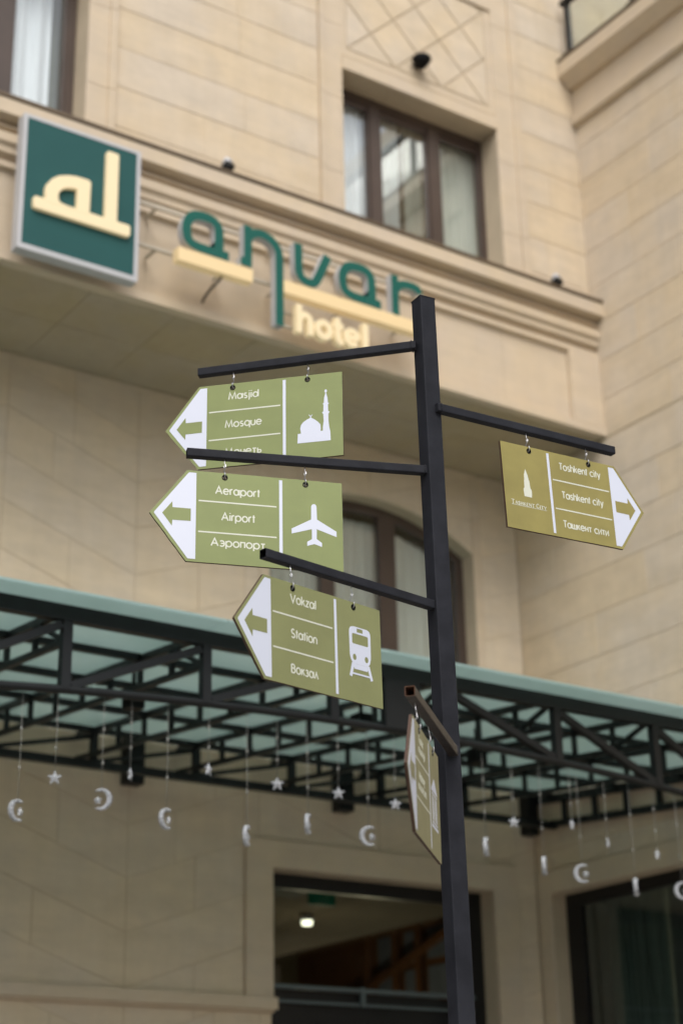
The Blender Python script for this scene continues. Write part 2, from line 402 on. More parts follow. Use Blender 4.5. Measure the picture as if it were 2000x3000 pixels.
for y_ in (13.9, 14.57, 14.98, 15.5):
    MB().bar((10.9, y_, 2.0), (10.9, y_, 4.6), 0.05, 0.06, (0, 1, 0)).build('wood_post', M['wood'], lobby)
MB().bar((10.88, 13.4, 4.42), (10.88, 16.2, 3.62), 0.05, 0.07).build('wood_brace', M['wood'], lobby)
dl = thing('downlight', 'round lit ceiling lamp glowing inside the dark ground floor window', 'lamp', (7.72, 11.79, 3.80))
dm = MB(); dm.tube([(0, 0, 0.0), (0, 0, -0.035)], [0.045, 0.040], 20); dm.build('lit_disc', M['lamp'], dl)
dm = MB(); dm.tube([(0, 0, 0.049), (0, 0, 0.001)], 0.056, 20); dm.build('lamp_housing', M['alu'], dl)
ex = MB(); ex.box(-0.11, 0.11, 0, 0.03, -0.045, 0.045)
e1 = ex.build('exit_sign', M['exit'], None); e1.location = (6.98, 10.45, 3.715)
tag(e1, 'dim green sign hanging in the top left of the dark ground floor window', 'sign')

for nm, loc, pw in (('lobby_light', (7.72, 11.79, 3.0), 6.0), ('hall_fill', (9.7, 13.8, 2.6), 24.0), ('shop_fill', (10.6, 7.6, 2.4), 30.0)):  # hall and shop entries are added fill lights that brighten those rooms
    ld = bpy.data.lights.new(nm, 'POINT'); ld.energy = pw; ld.color = (1, 0.82, 0.55); ld.shadow_soft_size = 0.08
    lo = bpy.data.objects.new(nm, ld); col.objects.link(lo); lo.location = loc
# ---- arched window above the canopy
aw = MB(); AY = 10.14
def arch_z(x, dz=0): return 6.73 - dz - (1.75 - math.sqrt(1.75 ** 2 - (x - 7.211) ** 2))
xs = [6.262 + (8.16 - 6.262) * k / 16 for k in range(17)]
for a, b in zip(xs, xs[1:]): aw.prism([[(a, arch_z(a, 0.075)), (b, arch_z(b, 0.075)), (b, arch_z(b)), (a, arch_z(a))]], FX, AY, AY + 0.05)
for (a, b) in [(6.262, 6.33), (6.80, 6.92), (7.345, 7.495), (8.09, 8.16)]:
    aw.prism([[(a, 4.75), (b, 4.75), (b, arch_z(b, 0.075)), (a, arch_z(a, 0.075))]], FX, AY - 0.004, AY + 0.046)
archw = aw.build('arched_window', M['brown'], hotel)
for (a, b) in [(6.33, 6.80), (6.92, 7.345), (7.495, 8.09)]:
    MB().prism([[(a, 4.75), (b, 4.75), (b, arch_z(b, 0.075)), ((a + b) / 2, arch_z((a + b) / 2, 0.075)), (a, arch_z(a, 0.075))]], FX, AY + 0.02, AY + 0.028).build('pane', M['glass'], archw)
    sub = MB(); sub.box(a, a + 0.012, AY + 0.008, AY + 0.019, 4.75, arch_z(a, 0.075) - 0.01); sub.build('sash_edge', M['brown'], archw)

def curtain(name, x0, x1, y, z0, z1, m, label, folds=14, amp=0.03, top=None):
    mb = MB(); N = folds * 8; v = []; rr = random.Random(int(x0 * 100))
    ph = [rr.uniform(0, 6) for _ in range(3)]
    for i in range(N + 1):
        x = x0 + (x1 - x0) * i / N; t = i / N
        yy = y + amp * math.sin(2 * PI * folds * t + ph[0]) * (0.6 + 0.4 * math.sin(5 * t + ph[1])) + amp * 0.4 * math.sin(2 * PI * folds * 0.37 * t + ph[2])
        zt = z1 if top is None else top(x)
        v += [(x, yy, z0), (x, yy * 1.0, zt)]
    mb.add(v, [(2 * i, 2 * i + 2, 2 * i + 3, 2 * i + 1) for i in range(N)], 0, True)
    o = mb.build(name, m); return tag(o, label, 'curtain')
curtain('curtain', 6.3, 8.12, AY + 0.13, 4.7, 6.7, M['curtain2'], 'grey sheer curtain hanging behind the arched window above the canopy', 20, 0.02, top=lambda x: arch_z(min(max(x, 6.3), 8.12), 0.10))

r = MB(); r.box(5.9, 8.6, 11.2, 11.25, 4.6, 7.0); r.box(5.85, 5.9, 10.18, 11.25, 4.6, 7.0); r.box(8.6, 8.65, 10.18, 11.25, 4.6, 7.0); r.box(5.9, 8.6, 10.18, 11.2, 6.95, 7.0); r.box(5.9, 8.6, 10.18, 11.2, 4.6, 4.65)
r.build('room_wall', M['room'], hotel)
# ---- soffit of the jutting storey
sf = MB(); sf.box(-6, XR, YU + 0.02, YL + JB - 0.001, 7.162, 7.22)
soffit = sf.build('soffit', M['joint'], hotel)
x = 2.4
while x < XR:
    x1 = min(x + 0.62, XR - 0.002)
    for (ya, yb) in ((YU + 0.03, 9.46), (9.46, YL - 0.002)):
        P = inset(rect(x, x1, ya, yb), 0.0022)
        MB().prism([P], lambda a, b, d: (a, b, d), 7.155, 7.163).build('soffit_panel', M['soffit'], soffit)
    x += 0.62

# ---- cornice band: profile extruded along X
prof = [(8.86, 7.15), (8.86, 7.215), (8.905, 7.222), (8.915, 7.235), (8.915, 7.82), (8.88, 7.832), (8.88, 7.872), (8.91, 7.876), (8.91, 7.900),
        (8.875, 7.925), (8.86, 7.925), (8.86, 7.968), (8.84, 7.99), (8.835, 7.992), (8.835, 8.058), (8.89, 8.066), (8.90, 8.088), (8.85, 8.102), (8.85, 8.118), (8.875, 8.122), (8.875, 8.148), (8.83, 8.150),
        (8.775, 8.158), (8.775, 8.268), (8.83, 8.275), (9.05, 8.285), (9.05, 7.165), (8.94, 7.165), (8.94, 7.15)]
cb = MB()
k = len(prof); v = [(xx, y, z) for xx in (-6, XR) for y, z in prof]
cb.add(v, [(i, (i + 1) % k, k + (i + 1) % k, k + i) for i in range(k)])
cornice = cb.build('cornice', M['trim'], hotel)
fl = MB(); fl.box(-6, XR - 0.004, 8.765, 8.92, 8.276, 8.298); fl.build('flashing', M['flash'], cornice)
st = MB(); st.box(8.31, XR - 0.002, 8.872, 8.914, 7.225, 7.83); st.build('end_pilaster', M['trim'], cornice)
bx = MB()
for xj in (3.1, 4.62, 6.14, 7.66):
    bx.box(xj, xj + 0.005, 8.9135, 8.916, 7.236, 7.82)
bx.build('panel_joint', M['joint'], cornice)

# ---- upper front wall with two windows
UB = YU + JB
uw = MB()
for (a, b, c, d) in [(-6, 2.6, 8.28, 12.5), (2.6, 4.14, 9.72, 12.5), (4.14, 6.24, 8.28, 12.5), (6.24, 7.74, 9.665, 12.5), (7.74, XR, 8.28, 12.5)]:
    uw.prism([rect(a, b, c, d)], FX, UB, UB + 0.18)
upper = uw.build('upper_wall', M['joint'], hotel)
rn = random.Random(11)
def ashlar(x0, x1, z0, z1, fn, d0, d1, parent, m, zoff=8.455 - 0.327, pitch=0.327, lo=0.95, hi=1.7, rr=rn, x_anchor=None):
    k = math.floor((z0 - zoff) / pitch)
    while zoff + k * pitch < z1:
        a, b = max(z0, zoff + k * pitch), min(z1, zoff + (k + 1) * pitch)
        x = x0 - (rr.uniform(0.1, 0.6) if x_anchor is None else 0)
        while x < x1:
            nx = x + rr.uniform(lo, hi)
            if x1 - nx < 0.25: nx = x1
            p, q = max(x, x0), min(nx, x1)
            if q - p > 0.05 and b - a > 0.03: slab(rect(p - 0.0013, q + 0.0013, a, b), fn, d0 + rr.uniform(-0.001, 0.001), d1, 'stone_panel', m, parent, 0.0019)
            x = nx
        k += 1
ashlar(4.36, 6.03, 8.30, 11.4, FX, YU, UB + 0.003, upper, M['stone'])
ashlar(8.005, XR + 0.003, 8.30, 11.4, FX, YU, UB + 0.003, upper, M['stone'], lo=0.7, hi=0.9)
# window surrounds (smooth stone, shallow steps)
for (a, b, y) in [(4.14, 4.298, YU - 0.012), (4.298, 4.356, YU - 0.026), (6.034, 6.075, YU - 0.028), (6.075, 6.24, YU - 0.012),
                  (7.74, 7.925, YU - 0.012), (7.925, 8.0, YU - 0.028)]:
    zs = [8.30, 8.72, 9.38, 10.05, 10.7, 11.4]
    for za, zb in zip(zs, zs[1:]): MB().box(a, b, y, UB, za + 0.002, zb - 0.002).build('surround_stone', M['trim'], upper)
# lintel band, diamond panel of small lozenge tiles
li = MB(); li.box(6.24, 7.74, YU - 0.022, UB, 9.665, 9.778); li.box(6.24, 7.74, YU - 0.004, UB, 9.80, 9.865); li.box(6.24, 6.285, YU - 0.004, UB, 9.865, 10.83); li.box(7.68, 7.74, YU - 0.004, UB, 9.865, 10.83)
li.box(6.24, 7.74, YU - 0.022, UB, 10.835, 10.95)
li.build('lintel', M['trim'], upper)
dp = MB(); dp.box(6.286, 7.679, YU + 0.0008, YU + 0.0034, 9.80, 10.834); diamond = dp.build('diamond_panel', M['joint'], hotel)
for i in range(-3, 6):
    for j in range(-3, 6):
        s0, s1 = 16.62 + 0.449 * i, 16.62 + 0.449 * (i + 1)        # z + x
        t0, t1 = 2.66 + 0.4565 * j, 2.66 + 0.4565 * (j + 1)        # z - x
        P = [((s - t) / 2, (s + t) / 2) for s, t in ((s0, t0), (s1, t0), (s1, t1), (s0, t1))]
        Q = clip_rect(P, 6.288, 7.677, 9.868, 10.83)
        if Q: slab(Q, FX, YU - 0.006, YU + 0.002, 'diamond_tile', M['stone'], diamond, 0.0075, 0.004)

# window frames
WY = 9.11
def upper_window(x0, x1, ztop, mull, zbot=8.30):
    f = MB(); f.box(x0, x1, WY, WY + 0.06, ztop - 0.075, ztop)
    f.box(x0, x0 + 0.055, WY, WY + 0.06, zbot, ztop - 0.075); f.box(x1 - 0.055, x1, WY, WY + 0.06, zbot, ztop - 0.075)
    f.box(x0 + 0.055, x1 - 0.055, WY, WY + 0.06, zbot, zbot + 0.06)
    for a, b in mull: f.box(a, b, WY - 0.006, WY + 0.054, zbot + 0.06, ztop - 0.075)
    o = f.build('window', M['brown'], hotel)
    ed = [x0 + 0.055] + [e for mm in mull for e in mm] + [x1 - 0.055]
    for a, b in zip(ed[::2], ed[1::2]):
        s = MB(); s.box(a, b, WY + 0.012, WY + 0.05, ztop - 0.125, ztop - 0.076); s.box(a, a + 0.018, WY + 0.012, WY + 0.05, zbot + 0.06, ztop - 0.126)
        s.box(b - 0.018, b, WY + 0.012, WY + 0.05, zbot + 0.06, ztop - 0.126); s.build('sash', M['brown'], o)
        MB().box(a + 0.018, b - 0.018, WY + 0.028, WY + 0.036, zbot + 0.06, ztop - 0.126).build('pane', M['glassmid'] if 6.7 < a < 7.1 else M['glass'], o)
    return o
upper_window(6.30, 7.765, 9.665, [(6.625, 6.725), (7.195, 7.30)])
upper_window(2.62, 4.135, 9.72, [(3.10, 3.20), (3.555, 3.675)])
MB().box(6.24, 7.742, UB + 0.181, UB + 0.36, 9.66, 9.75).build('reveal', M['trim'], upper); rv = MB(); rv.box(7.742, 7.80, UB + 0.181, UB + 0.36, 8.28, 9.655)
rv.build('reveal', M['trim'], upper); rv = MB(); rv.box(4.142, 4.20, UB + 0.181, UB + 0.3, 8.28, 9.72)
rv.build('reveal', M['trim'], upper)
# rooms behind the upper windows
for (a, b) in ((6.0, 8.2), (2.2, 4.5)):
    r = MB(); r.box(a, b, 10.6, 10.65, 8.28, 10.1); r.box(a - 0.05, a, 9.3, 10.65, 8.28, 10.1); r.box(b, b + 0.05, 9.3, 10.65, 8.28, 10.1); r.box(a, b, 9.3, 10.6, 10.0, 10.1)
    r.build('room_wall', M['room'], hotel)
curtain('curtain', 6.30, 6.95, 9.20, 8.30, 9.63, M['curtain'], 'white sheer curtain filling the left pane of the window under the diamond panel', 9, 0.012)
curtain('curtain', 7.02, 7.72, 9.22, 8.30, 9.63, M['curtain2'], 'grey sheer curtain in the right pane of the window under the diamond panel', 9, 0.022)
curtain('curtain', 3.2, 4.0, 9.215, 8.30, 9.70, M['curtain'], 'white sheer curtain in the top left window above the teal logo sign', 6, 0.022)
curtain('curtain', 3.93, 4.12, 9.30, 8.30, 9.70, M['drape'], 'narrow olive drape at the right edge of the top left window', 3, 0.02)

# ---- side wall (runs towards the camera on the right)
sw = MB()
for (a, b, c, d) in [(9.85, 10.17, 0, 3.79), (2.0, 6.4, 0, 3.79), (2.0, 10.17, 3.79, 7.15), (2.0, 10.17, 7.15, 10.55)]:
    sw.prism([rect(a, b, c, d)], FY, XR + JB, XR + 0.30)
side = sw.build('side_wall', M['joint'], hotel)
def yrect_regions(): return [(6.9, YL - 0.002, 3.96, 7.15), (6.4, YU - 0.004, 7.15, 9.995)]
for (a, b, c, d) in [(6.7, YL + 0.003, 3.96, 7.145), (6.2, YU + 0.0025, 7.145, 9.99)]:
    ashlar(a, b, c, d, FY, XR, XR + JB + 0.003, side, M['stone'], lo=0.8, hi=1.4, pitch=0.335)
# architrave of the side opening
sa = MB()
sa.box(XR - 0.016, XR + JB, 9.85, 9.98, 2.0, 3.955); sa.box(XR - 0.016, XR + JB, 6.2, 9.85, 3.79, 3.955)
sa.build('window_architrave', M['trim'], side)
s2 = MB(); s2.box(XR, XR + JB, 2.0, 6.7, 0.0, 9.99); s2.build('plain_cladding', M['stone'], side)
sfm = MB(); SX = 8.76
sfm.box(SX, SX + 0.05, 6.4, 9.85, 3.70, 3.79); sfm.box(SX, SX + 0.05, 9.69, 9.85, 0, 3.70); sfm.box(SX, SX + 0.05, 7.9, 7.98, 0, 3.70)
sw2 = sfm.build('shop_window', M['darkframe'], hotel)
MB().box(SX + 0.02, SX + 0.028, 6.4, 9.69, 0, 3.70).build('pane', M['glass3'], sw2)
r = MB(); r.box(8.93, 12.5, 10.25, 10.3, 0, 3.9); r.box(12.5, 12.55, 5.5, 10.25, 0, 3.9); r.box(8.93, 12.5, 5.5, 10.25, 3.85, 3.9); r.box(8.93, 12.5, 5.4, 5.5, 0, 3.85)
r.build('shop_room', M['room2'], hotel)
mb = MB(); N = 60; v = []
for i in range(N + 1):
    y = 9.66 - 0.62 * i / N; xx = 9.0 + 0.03 * math.sin(i * 0.9) + 0.015 * math.sin(i * 0.37); v += [(xx, y, 0.2), (xx, y, 3.78)]
mb.add(v, [(2 * i, 2 * i + 2, 2 * i + 3, 2 * i + 1) for i in range(N)], 0, True)
tag(mb.build('curtain', M['curtain3']), 'dark green curtain just inside the lower right ground floor window', 'curtain')
for i, (py, pz) in enumerate([(8.75, 2.98), (8.55, 3.0)]):
    t = MB(); t.tube([(0, 0, 0), (0, 0, 0.13)], 0.012, 8)
    o = t.build('lamp_tube', M['candle']); o.location = (9.6, py - 0.55, pz - 0.05)
    tag(o, ('left' if i == 0 else 'right') + ' one of two slim amber lamp tubes inside the lower right window', 'lamp', 'amber lamps inside the lower right window')
# ---- balcony slab, mouldings and balustrade on the side wall
bp = [(XR + 0.02, 10.0), (XR - 0.035, 10.012), (XR - 0.05, 10.03), (XR - 0.05, 10.075), (XR - 0.03, 10.085), (XR - 0.03, 10.115), (XR - 0.008, 10.13), (XR - 0.008, 10.37), (XR - 0.055, 10.375),
      (XR - 0.10, 10.42), (XR - 0.15, 10.47), (XR - 0.15, 10.60), (XR + 0.02, 10.61)]
mb = MB(); k = len(bp); v = [(x, y, z) for y in (2.0, YU - 0.006) for x, z in bp]
mb.add(v, [(i, (i + 1) % k, k + (i + 1) % k, k + i) for i in range(k)] + [tuple(range(k)), tuple(range(k, 2 * k))[::-1]])
mb.build('balcony_slab', M['trim'], hotel)
MB().box(XR - 0.157, XR + 1.6, 2.0, YU - 0.006, 10.612, 10.635).build('flashing', M['flash'], hotel)
bwall = MB(); bwall.box(10.4, 10.6, 2.0, 9.2, 10.6, 13.6); bwall.box(XR, 10.4, YU + 0.001, 9.2, 10.64, 13.6)
bwall.build('balcony_wall', M['stone'], hotel)
rail = thing('balcony_railing', 'glass balcony railing with black posts at the top right corner', 'railing', (XR - 0.10, 8.8, 10.64))
for y in (8.80, 8.03, 7.26, 6.49, 5.72):
    MB().box(-0.02, 0.02, y - 8.8 - 0.022, y - 8.8 + 0.022, 0, 0.53).build('post', M['darkframe'], rail)
    MB().box(-0.045, 0.045, y - 8.8 - 0.045, y - 8.8 + 0.045, 0.001, 0.02).build('base_plate', M['darkframe'], rail)
MB().box(-0.03, 0.03, -3.6, 0.06, 0.532, 0.575).build('handrail', M['darkframe'], rail)
for a in (8.80, 8.03, 7.26, 6.49): MB().box(-0.006, 0.006, a - 8.8 - 0.745, a - 8.8 - 0.025, 0.04, 0.48).build('glass_panel', M['glassrail'], rail)
cw = MB(); cw.box(0, 0.04, -2.9, -0.35, 0.0, 2.2); o = cw.build('curtain', M['curtain']); o.location = (10.33, 8.9, 10.64)
tag(o, 'pale curtain behind the glass balcony railing at top right', 'curtain')

# invented dark glazed bay further left, added out of view to darken reflections
a = MB(); a.box(-6, 1.7, 8.74, 8.76, 0.3, 12.5); bay = a.build('unseen_dark_bay', M['darkglass'], hotel)
for k in range(7):
    MB().box(-5.9 + 1.25 * k, -5.82 + 1.25 * k, 8.70, 8.739, 0.3, 12.5).build('mullion', M['darkframe'], bay)
# ------------------------------------------------------------------ small fittings on the wall
def spot(x, y, z, label):
    t = thing('floodlight', label, 'lamp', (x, y, z), 'small floodlights on the cornice ledge')
    a = MB(); a.box(-0.012, 0.012, 0.0, 0.03, 0, 0.03); a.build('bracket', M['alu'], t)
    a = MB(); a.tube([(0, 0.04, 0.045), (0, -0.045, 0.075)], [0.036, 0.042], 14); a.build('lamp_body', M['blackplastic'], t)
    a = MB(); a.tube([(0.0, -0.03, 0.118), (0, 0.03, 0.100)], [0.034, 0.030], 12); a.build('top_cover', M['alu'], t)
spot(5.2, 8.85, 8.298, 'small floodlight on the cornice ledge just above the first big green letter')
spot(8.2, 8.85, 8.298, 'small floodlight at the right end of the cornice ledge')
dc = thing('dome_camera', 'black cone shaped camera above the upper window', 'camera', (6.955, YU - 0.02, 9.955))
a = MB(); a.tube([(0, -0.06, 0.052), (0, -0.06, 0.045), (0, -0.06, 0.030), (0, -0.06, -0.01), (0, -0.06, -0.048)], [0.050, 0.074, 0.078, 0.056, 0.022], 20); a.build('housing', M['blackplastic'], dc)
a = MB(); a.box(-0.02, 0.02, -0.05, 0.012, -0.005, 0.03); a.build('wall_arm', M['blackplastic'], dc)

# ------------------------------------------------------------------ ribbons (strokes with a width) used for letters
def ribbon(mb, path, wd, fn, d0, d1, mi=0, closed=False, side=None):
    P = [Vector((a, b)) for a, b in path]; n_ = len(P); L = []; R = []
    for i in range(n_):
        if closed: a, b, c = P[i - 1], P[i], P[(i + 1) % n_]
        else: a, b, c = P[max(i - 1, 0)], P[i], P[min(i + 1, n_ - 1)]
        d1_, d2_ = (b - a), (c - b)
        if d1_.length < 1e-9: d1_ = d2_
        if d2_.length < 1e-9: d2_ = d1_
        d1_, d2_ = d1_.normalized(), d2_.normalized()
        t = (d1_ + d2_)
        if t.length < 1e-6: t = d1_
        t.normalize(); nn = Vector((-t.y, t.x)); s_ = wd / 2 / max(0.5, nn.dot(Vector((-d1_.y, d1_.x))))
        L.append(b + nn * s_); R.append(b - nn * s_)
    v = [fn(p.x, p.y, d0) for p in L] + [fn(p.x, p.y, d0) for p in R] + [fn(p.x, p.y, d1) for p in L] + [fn(p.x, p.y, d1) for p in R]
    f = []; m_ = n_ if closed else n_ - 1; fs = []
    for i in range(m_):
        j = (i + 1) % n_
        f.append((i, j, n_ + j, n_ + i)); fs += [(i, 2 * n_ + i, 2 * n_ + j, j), (n_ + i, n_ + j, 3 * n_ + j, 3 * n_ + i), (2 * n_ + i, 3 * n_ + i, 3 * n_ + j, 2 * n_ + j)]
    if not closed: fs += [(0, n_, 3 * n_, 2 * n_), (n_ - 1, 3 * n_ - 1, 4 * n_ - 1, 2 * n_ - 1)]
    mb.add(v, f, mi); mb.add(v, fs, mi if side is None else side)

def smooth(pts, it=2, closed=False):
    for _ in range(it):
        o = []
        n_ = len(pts)
        rng = range(n_) if closed else range(n_ - 1)
        if not closed: o.append(pts[0])
        for i in rng:
            p, q = pts[i], pts[(i + 1) % n_]
            o += [(p[0] * .75 + q[0] * .25, p[1] * .75 + q[1] * .25), (p[0] * .25 + q[0] * .75, p[1] * .25 + q[1] * .75)]
        if not closed: o.append(pts[-1])
        pts = o
    return pts

# ------------------------------------------------------------------ teal logo sign
LY = 8.62
logo = thing('logo_sign', 'square teal logo sign with pale lit letters and grey rim, left of the hotel name', 'sign', (4.0, LY, 7.11))
a = MB(); a.box(3.59, 4.413, LY + 0.004, LY + 0.085, 7.113, 8.082); bld(a, 'sign_box', M['alu'], logo)
a = MB(); a.box(3.617, 4.386, LY - 0.001, LY + 0.0035, 7.148, 8.058); bld(a, 'face_panel', M['tealpanel'], logo)
a = MB(); a.box(3.588, 4.415, LY - 0.004, LY + 0.003, 7.111, 7.147); a.box(3.588, 4.415, LY - 0.004, LY + 0.003, 8.059, 8.084)
a.box(3.588, 3.616, LY - 0.004, LY + 0.003, 7.147, 8.059); a.box(4.387, 4.415, LY - 0.004, LY + 0.003, 7.147, 8.059); bld(a, 'rim', M['alu'], logo)
a = MB(); lf_, lb_ = LY - 0.032, LY - 0.0015
def rr_(x0, x1, z0, z1, r=0.014):
    o = []
    for cx, cz, st in ((x1 - r, z0 + r, -90), (x1 - r, z1 - r, 0), (x0 + r, z1 - r, 90), (x0 + r, z0 + r, 180)):
        for q in range(4):
            an = math.radians(st + 30 * q); o.append((cx + r * math.cos(an), cz + r * math.sin(an)))
    return o
a.prism([rr_(3.672, 4.338, 7.405, 7.487)], FX, lf_, lb_)
a.prism([rr_(4.158, 4.243, 7.46, 7.988)], FX, lf_ - 0.0006, lb_)
arch_o = [(3.749, 7.47), (3.746, 7.556), (3.756, 7.60), (3.785, 7.645), (3.83, 7.682), (3.889, 7.706), (3.95, 7.720), (4.03, 7.722), (4.048, 7.715), (4.052, 7.70), (4.05, 7.47)]
arch_i = [(3.962, 7.478), (3.855, 7.492), (3.838, 7.505), (3.833, 7.53), (3.838, 7.565), (3.858, 7.595), (3.89, 7.617), (3.93, 7.628), (3.962, 7.63)]
a.prism([arch_o, arch_i[::-1]], FX, lf_ - 0.0012, lb_)
bld(a, 'lettering', M['led'], logo)
a = MB(); 
for zz in (7.25, 7.9): a.box(3.7, 4.3, LY + 0.086, 8.88, zz, zz + 0.03)
bld(a, 'mounting_bracket', M['alu'], logo)

# ------------------------------------------------------------------ hotel name in channel letters
name = thing('hotel_name_sign', 'green channel letters with warm lit bars and a small lit word, on the cornice band', 'sign', (5.7, LY, 7.1))
def letter(paths, wd, m, nm, depth=0.060, face=None):
    a = MB()
    for i, (p, cl) in enumerate(paths): ribbon(a, p, wd, FX, LY - 0.0007 * i, LY + depth - 0.0007 * i, 0, cl, 1)
    return bld(a, nm, [m, M['alu']] if face is None else [m, face], name)
def glyph_a(dx):
    body = smooth([(5.012, 7.51), (5.012, 7.64), (5.008, 7.72), (4.955, 7.757), (4.87, 7.757), (4.80, 7.735), (4.765, 7.665), (4.765, 7.595), (4.785, 7.535), (4.84, 7.513), (4.93, 7.511), (5.088, 7.509)], 2)
    foot = [(4.985, 7.56), (5.03, 7.53), (5.088, 7.512)]
    return [([(x + dx, z) for x, z in body], False), ([(x + dx, z) for x, z in [(5.012, 7.50), (5.012, 7.66)]], False)]
letter(glyph_a(0), 0.068, M['teal'], 'letter')
letter([([(5.235, 7.80), (5.235, 7.482)], False), ([(5.178, 7.514), (5.25, 7.5135)], False),
        (smooth([(5.235, 7.69), (5.255, 7.735), (5.30, 7.764), (5.36, 7.770), (5.43, 7.745), (5.480, 7.68), (5.483, 7.60), (5.483, 7.40)], 2) + [(5.483, 7.11)], False)], 0.064, M['teal'], 'letter')
letter([(smooth([(5.638, 7.79), (5.638, 7.62), (5.645, 7.545), (5.69, 7.508), (5.765, 7.508), (5.80, 7.57), (5.882, 7.765)], 2), False)], 0.066, M['teal'], 'letter')
letter(glyph_a(1.237), 0.068, M['teal'], 'letter')
letter([([(6.452, 7.795), (6.452, 7.465)], False), (smooth([(6.452, 7.66), (6.475, 7.71), (6.53, 7.742), (6.60, 7.745), (6.655, 7.742), (6.668, 7.70)], 2), False)], 0.064, M['teal'], 'letter')
for (x0, x1) in ((4.707, 5.273), (5.518, 6.69)):
    a = MB(); a.box(x0, x1, LY - 0.0015, LY + 0.07, 7.373, 7.469, 0)
    bld(a, 'light_bar', M['ledbar'], name)
def ell(cx, cz, rx, rz, a0=0, a1=360, n_=22): return [(cx + rx * math.cos(math.radians(a0 + (a1 - a0) * i / n_)), cz + rz * math.sin(math.radians(a0 + (a1 - a0) * i / n_))) for i in range(n_ + (0 if a1 - a0 == 360 else 1))]
W2 = 0.045
letter([([(5.642, 7.316), (5.642, 7.106)], False), (smooth([(5.642, 7.19), (5.655, 7.235), (5.69, 7.256), (5.728, 7.235), (5.732, 7.19)], 2) + [(5.732, 7.107)], False)], W2, M['led'], 'small_letter', 0.05, M['led'])
letter([(ell(5.840, 7.181, 0.052, 0.054), True)], W2, M['led'], 'small_letter', 0.05, M['led'])
letter([(smooth([(5.955, 7.305), (5.955, 7.16), (5.962, 7.125), (6.0, 7.122)], 2), False), ([(5.922, 7.243), (6.0, 7.2425)], False)], W2, M['led'], 'small_letter', 0.05, M['led'])
letter([(ell(6.073, 7.184, 0.050, 0.054, 0, 318), False), ([(6.03, 7.182), (6.12, 7.1825)], False)], W2 * 0.9, M['led'], 'small_letter', 0.05, M['led'])
letter([([(6.187, 7.322), (6.187, 7.112)], False)], W2, M['led'], 'small_letter', 0.05, M['led'])
a = MB()
a.box(4.418, 6.74, 8.735, 8.757, 7.785, 7.812); a.box(4.418, 6.74, 8.735, 8.757, 7.472, 7.494)
a.box(5.47, 6.25, 8.70, 8.722, 7.27, 7.292); a.box(5.47, 6.25, 8.70, 8.722, 7.165, 7.185)
bld(a, 'mounting_rail', M['railpaint'], name)
a = MB()
for x in (4.6, 5.12, 5.55, 6.1, 6.6):
    for z in (7.79, 7.474): a.box(x, x + 0.02, 8.758, 8.90, z, z + 0.016)
bld(a, 'stand_off', M['railpaint'], name)
a = MB(); a.tube(smooth([(5.02, 8.66, 7.372), (5.01, 8.68, 7.35), (5.0, 8.75, 7.33), (4.99, 8.80, 7.30), (4.99, 8.84, 7.26)], 1) if False else [(5.06, 8.66, 7.372), (5.05, 8.69, 7.345), (5.04, 8.76, 7.33), (5.035, 8.83, 7.30), (5.035, 8.88, 7.27)], 0.009, 7)
bld(a, 'power_cable', M['blackplastic'], name)

# =================================================================== GLASS CANOPY
SL = 0.092
def gz(y): return 4.545 - SL * (10 - y)                         # underside of the glass
YF = 7.03
XS = [3.285 + 0.745 * k for k in range(-3, 7)]                  # truss grid
YS = [YF, 7.70, 8.37, 9.05, 9.74]
cano = thing('glass_canopy', 'black steel lattice canopy with frosted green glass roof above the entrance', 'canopy', (0, 0, 0))
def fz(x): return 3.925 - 0.0205 * (x - 5.0) ** 2                # lower chord (arched)
# glass panes
ex_ = XS[::2] + [XR - 0.01]
for xa, xb in zip(ex_, ex_[1:]):
    for ya, yb in ((6.815, 8.368), (8.374, 9.99)):
        mb = MB(); z0, z1 = gz(ya) + 0.004, gz(yb) + 0.004
        v = [(x, y, z + dz) for dz in (0, 0.014) for (y, z) in ((ya, z0), (yb, z1)) for x in (xa + 0.004, xb - 0.004)]
        mb.add(v, [(0, 2, 3, 1), (4, 5, 7, 6), (0, 1, 5, 4), (2, 6, 7, 3), (0, 4, 6, 2), (1, 3, 7, 5)])
        mb.build('glass_pane', M['frost'], cano)
# front truss
CB = M['canopy']
MB().bar((XS[0] - 0.3, YF, gz(YF) - 0.042), (XR - 0.01, YF, gz(YF) - 0.042), 0.05, 0.075).build('top_chord', CB, cano)
pts = [(XS[0] - 0.3 + (XR - XS[0] + 0.28) * i / 26, YF, 0) for i in range(27)]
pts = [(x, y, fz(x)) for x, y, _ in pts]
MB().tube(pts, 0.021, 10).build('bottom_chord', CB, cano)
for x in XS:
    MB().bar((x, YF, fz(x)), (x, YF, gz(YF) - 0.08), 0.048, 0.045, (0, 1, 0)).build('post', CB, cano)
for i in range(len(XS) - 1):
    a, b = XS[i], XS[i + 1]
    if b <= 5.0: p, q = (a + 0.03, YF, fz(a) + 0.02), (b - 0.03, YF, gz(YF) - 0.10)
    elif a >= 5.3: p, q = (a + 0.03, YF, gz(YF) - 0.10), (b - 0.03, YF, fz(b) + 0.02)
    else: continue
    MB().bar(p, q, 0.038, 0.038, (0, 1, 0)).build('diagonal', CB, cano)
MB().box(5.085, 5.31, YF - 0.028, YF + 0.02, fz(5.2), gz(YF) - 0.08).build('centre_plate', CB, cano)
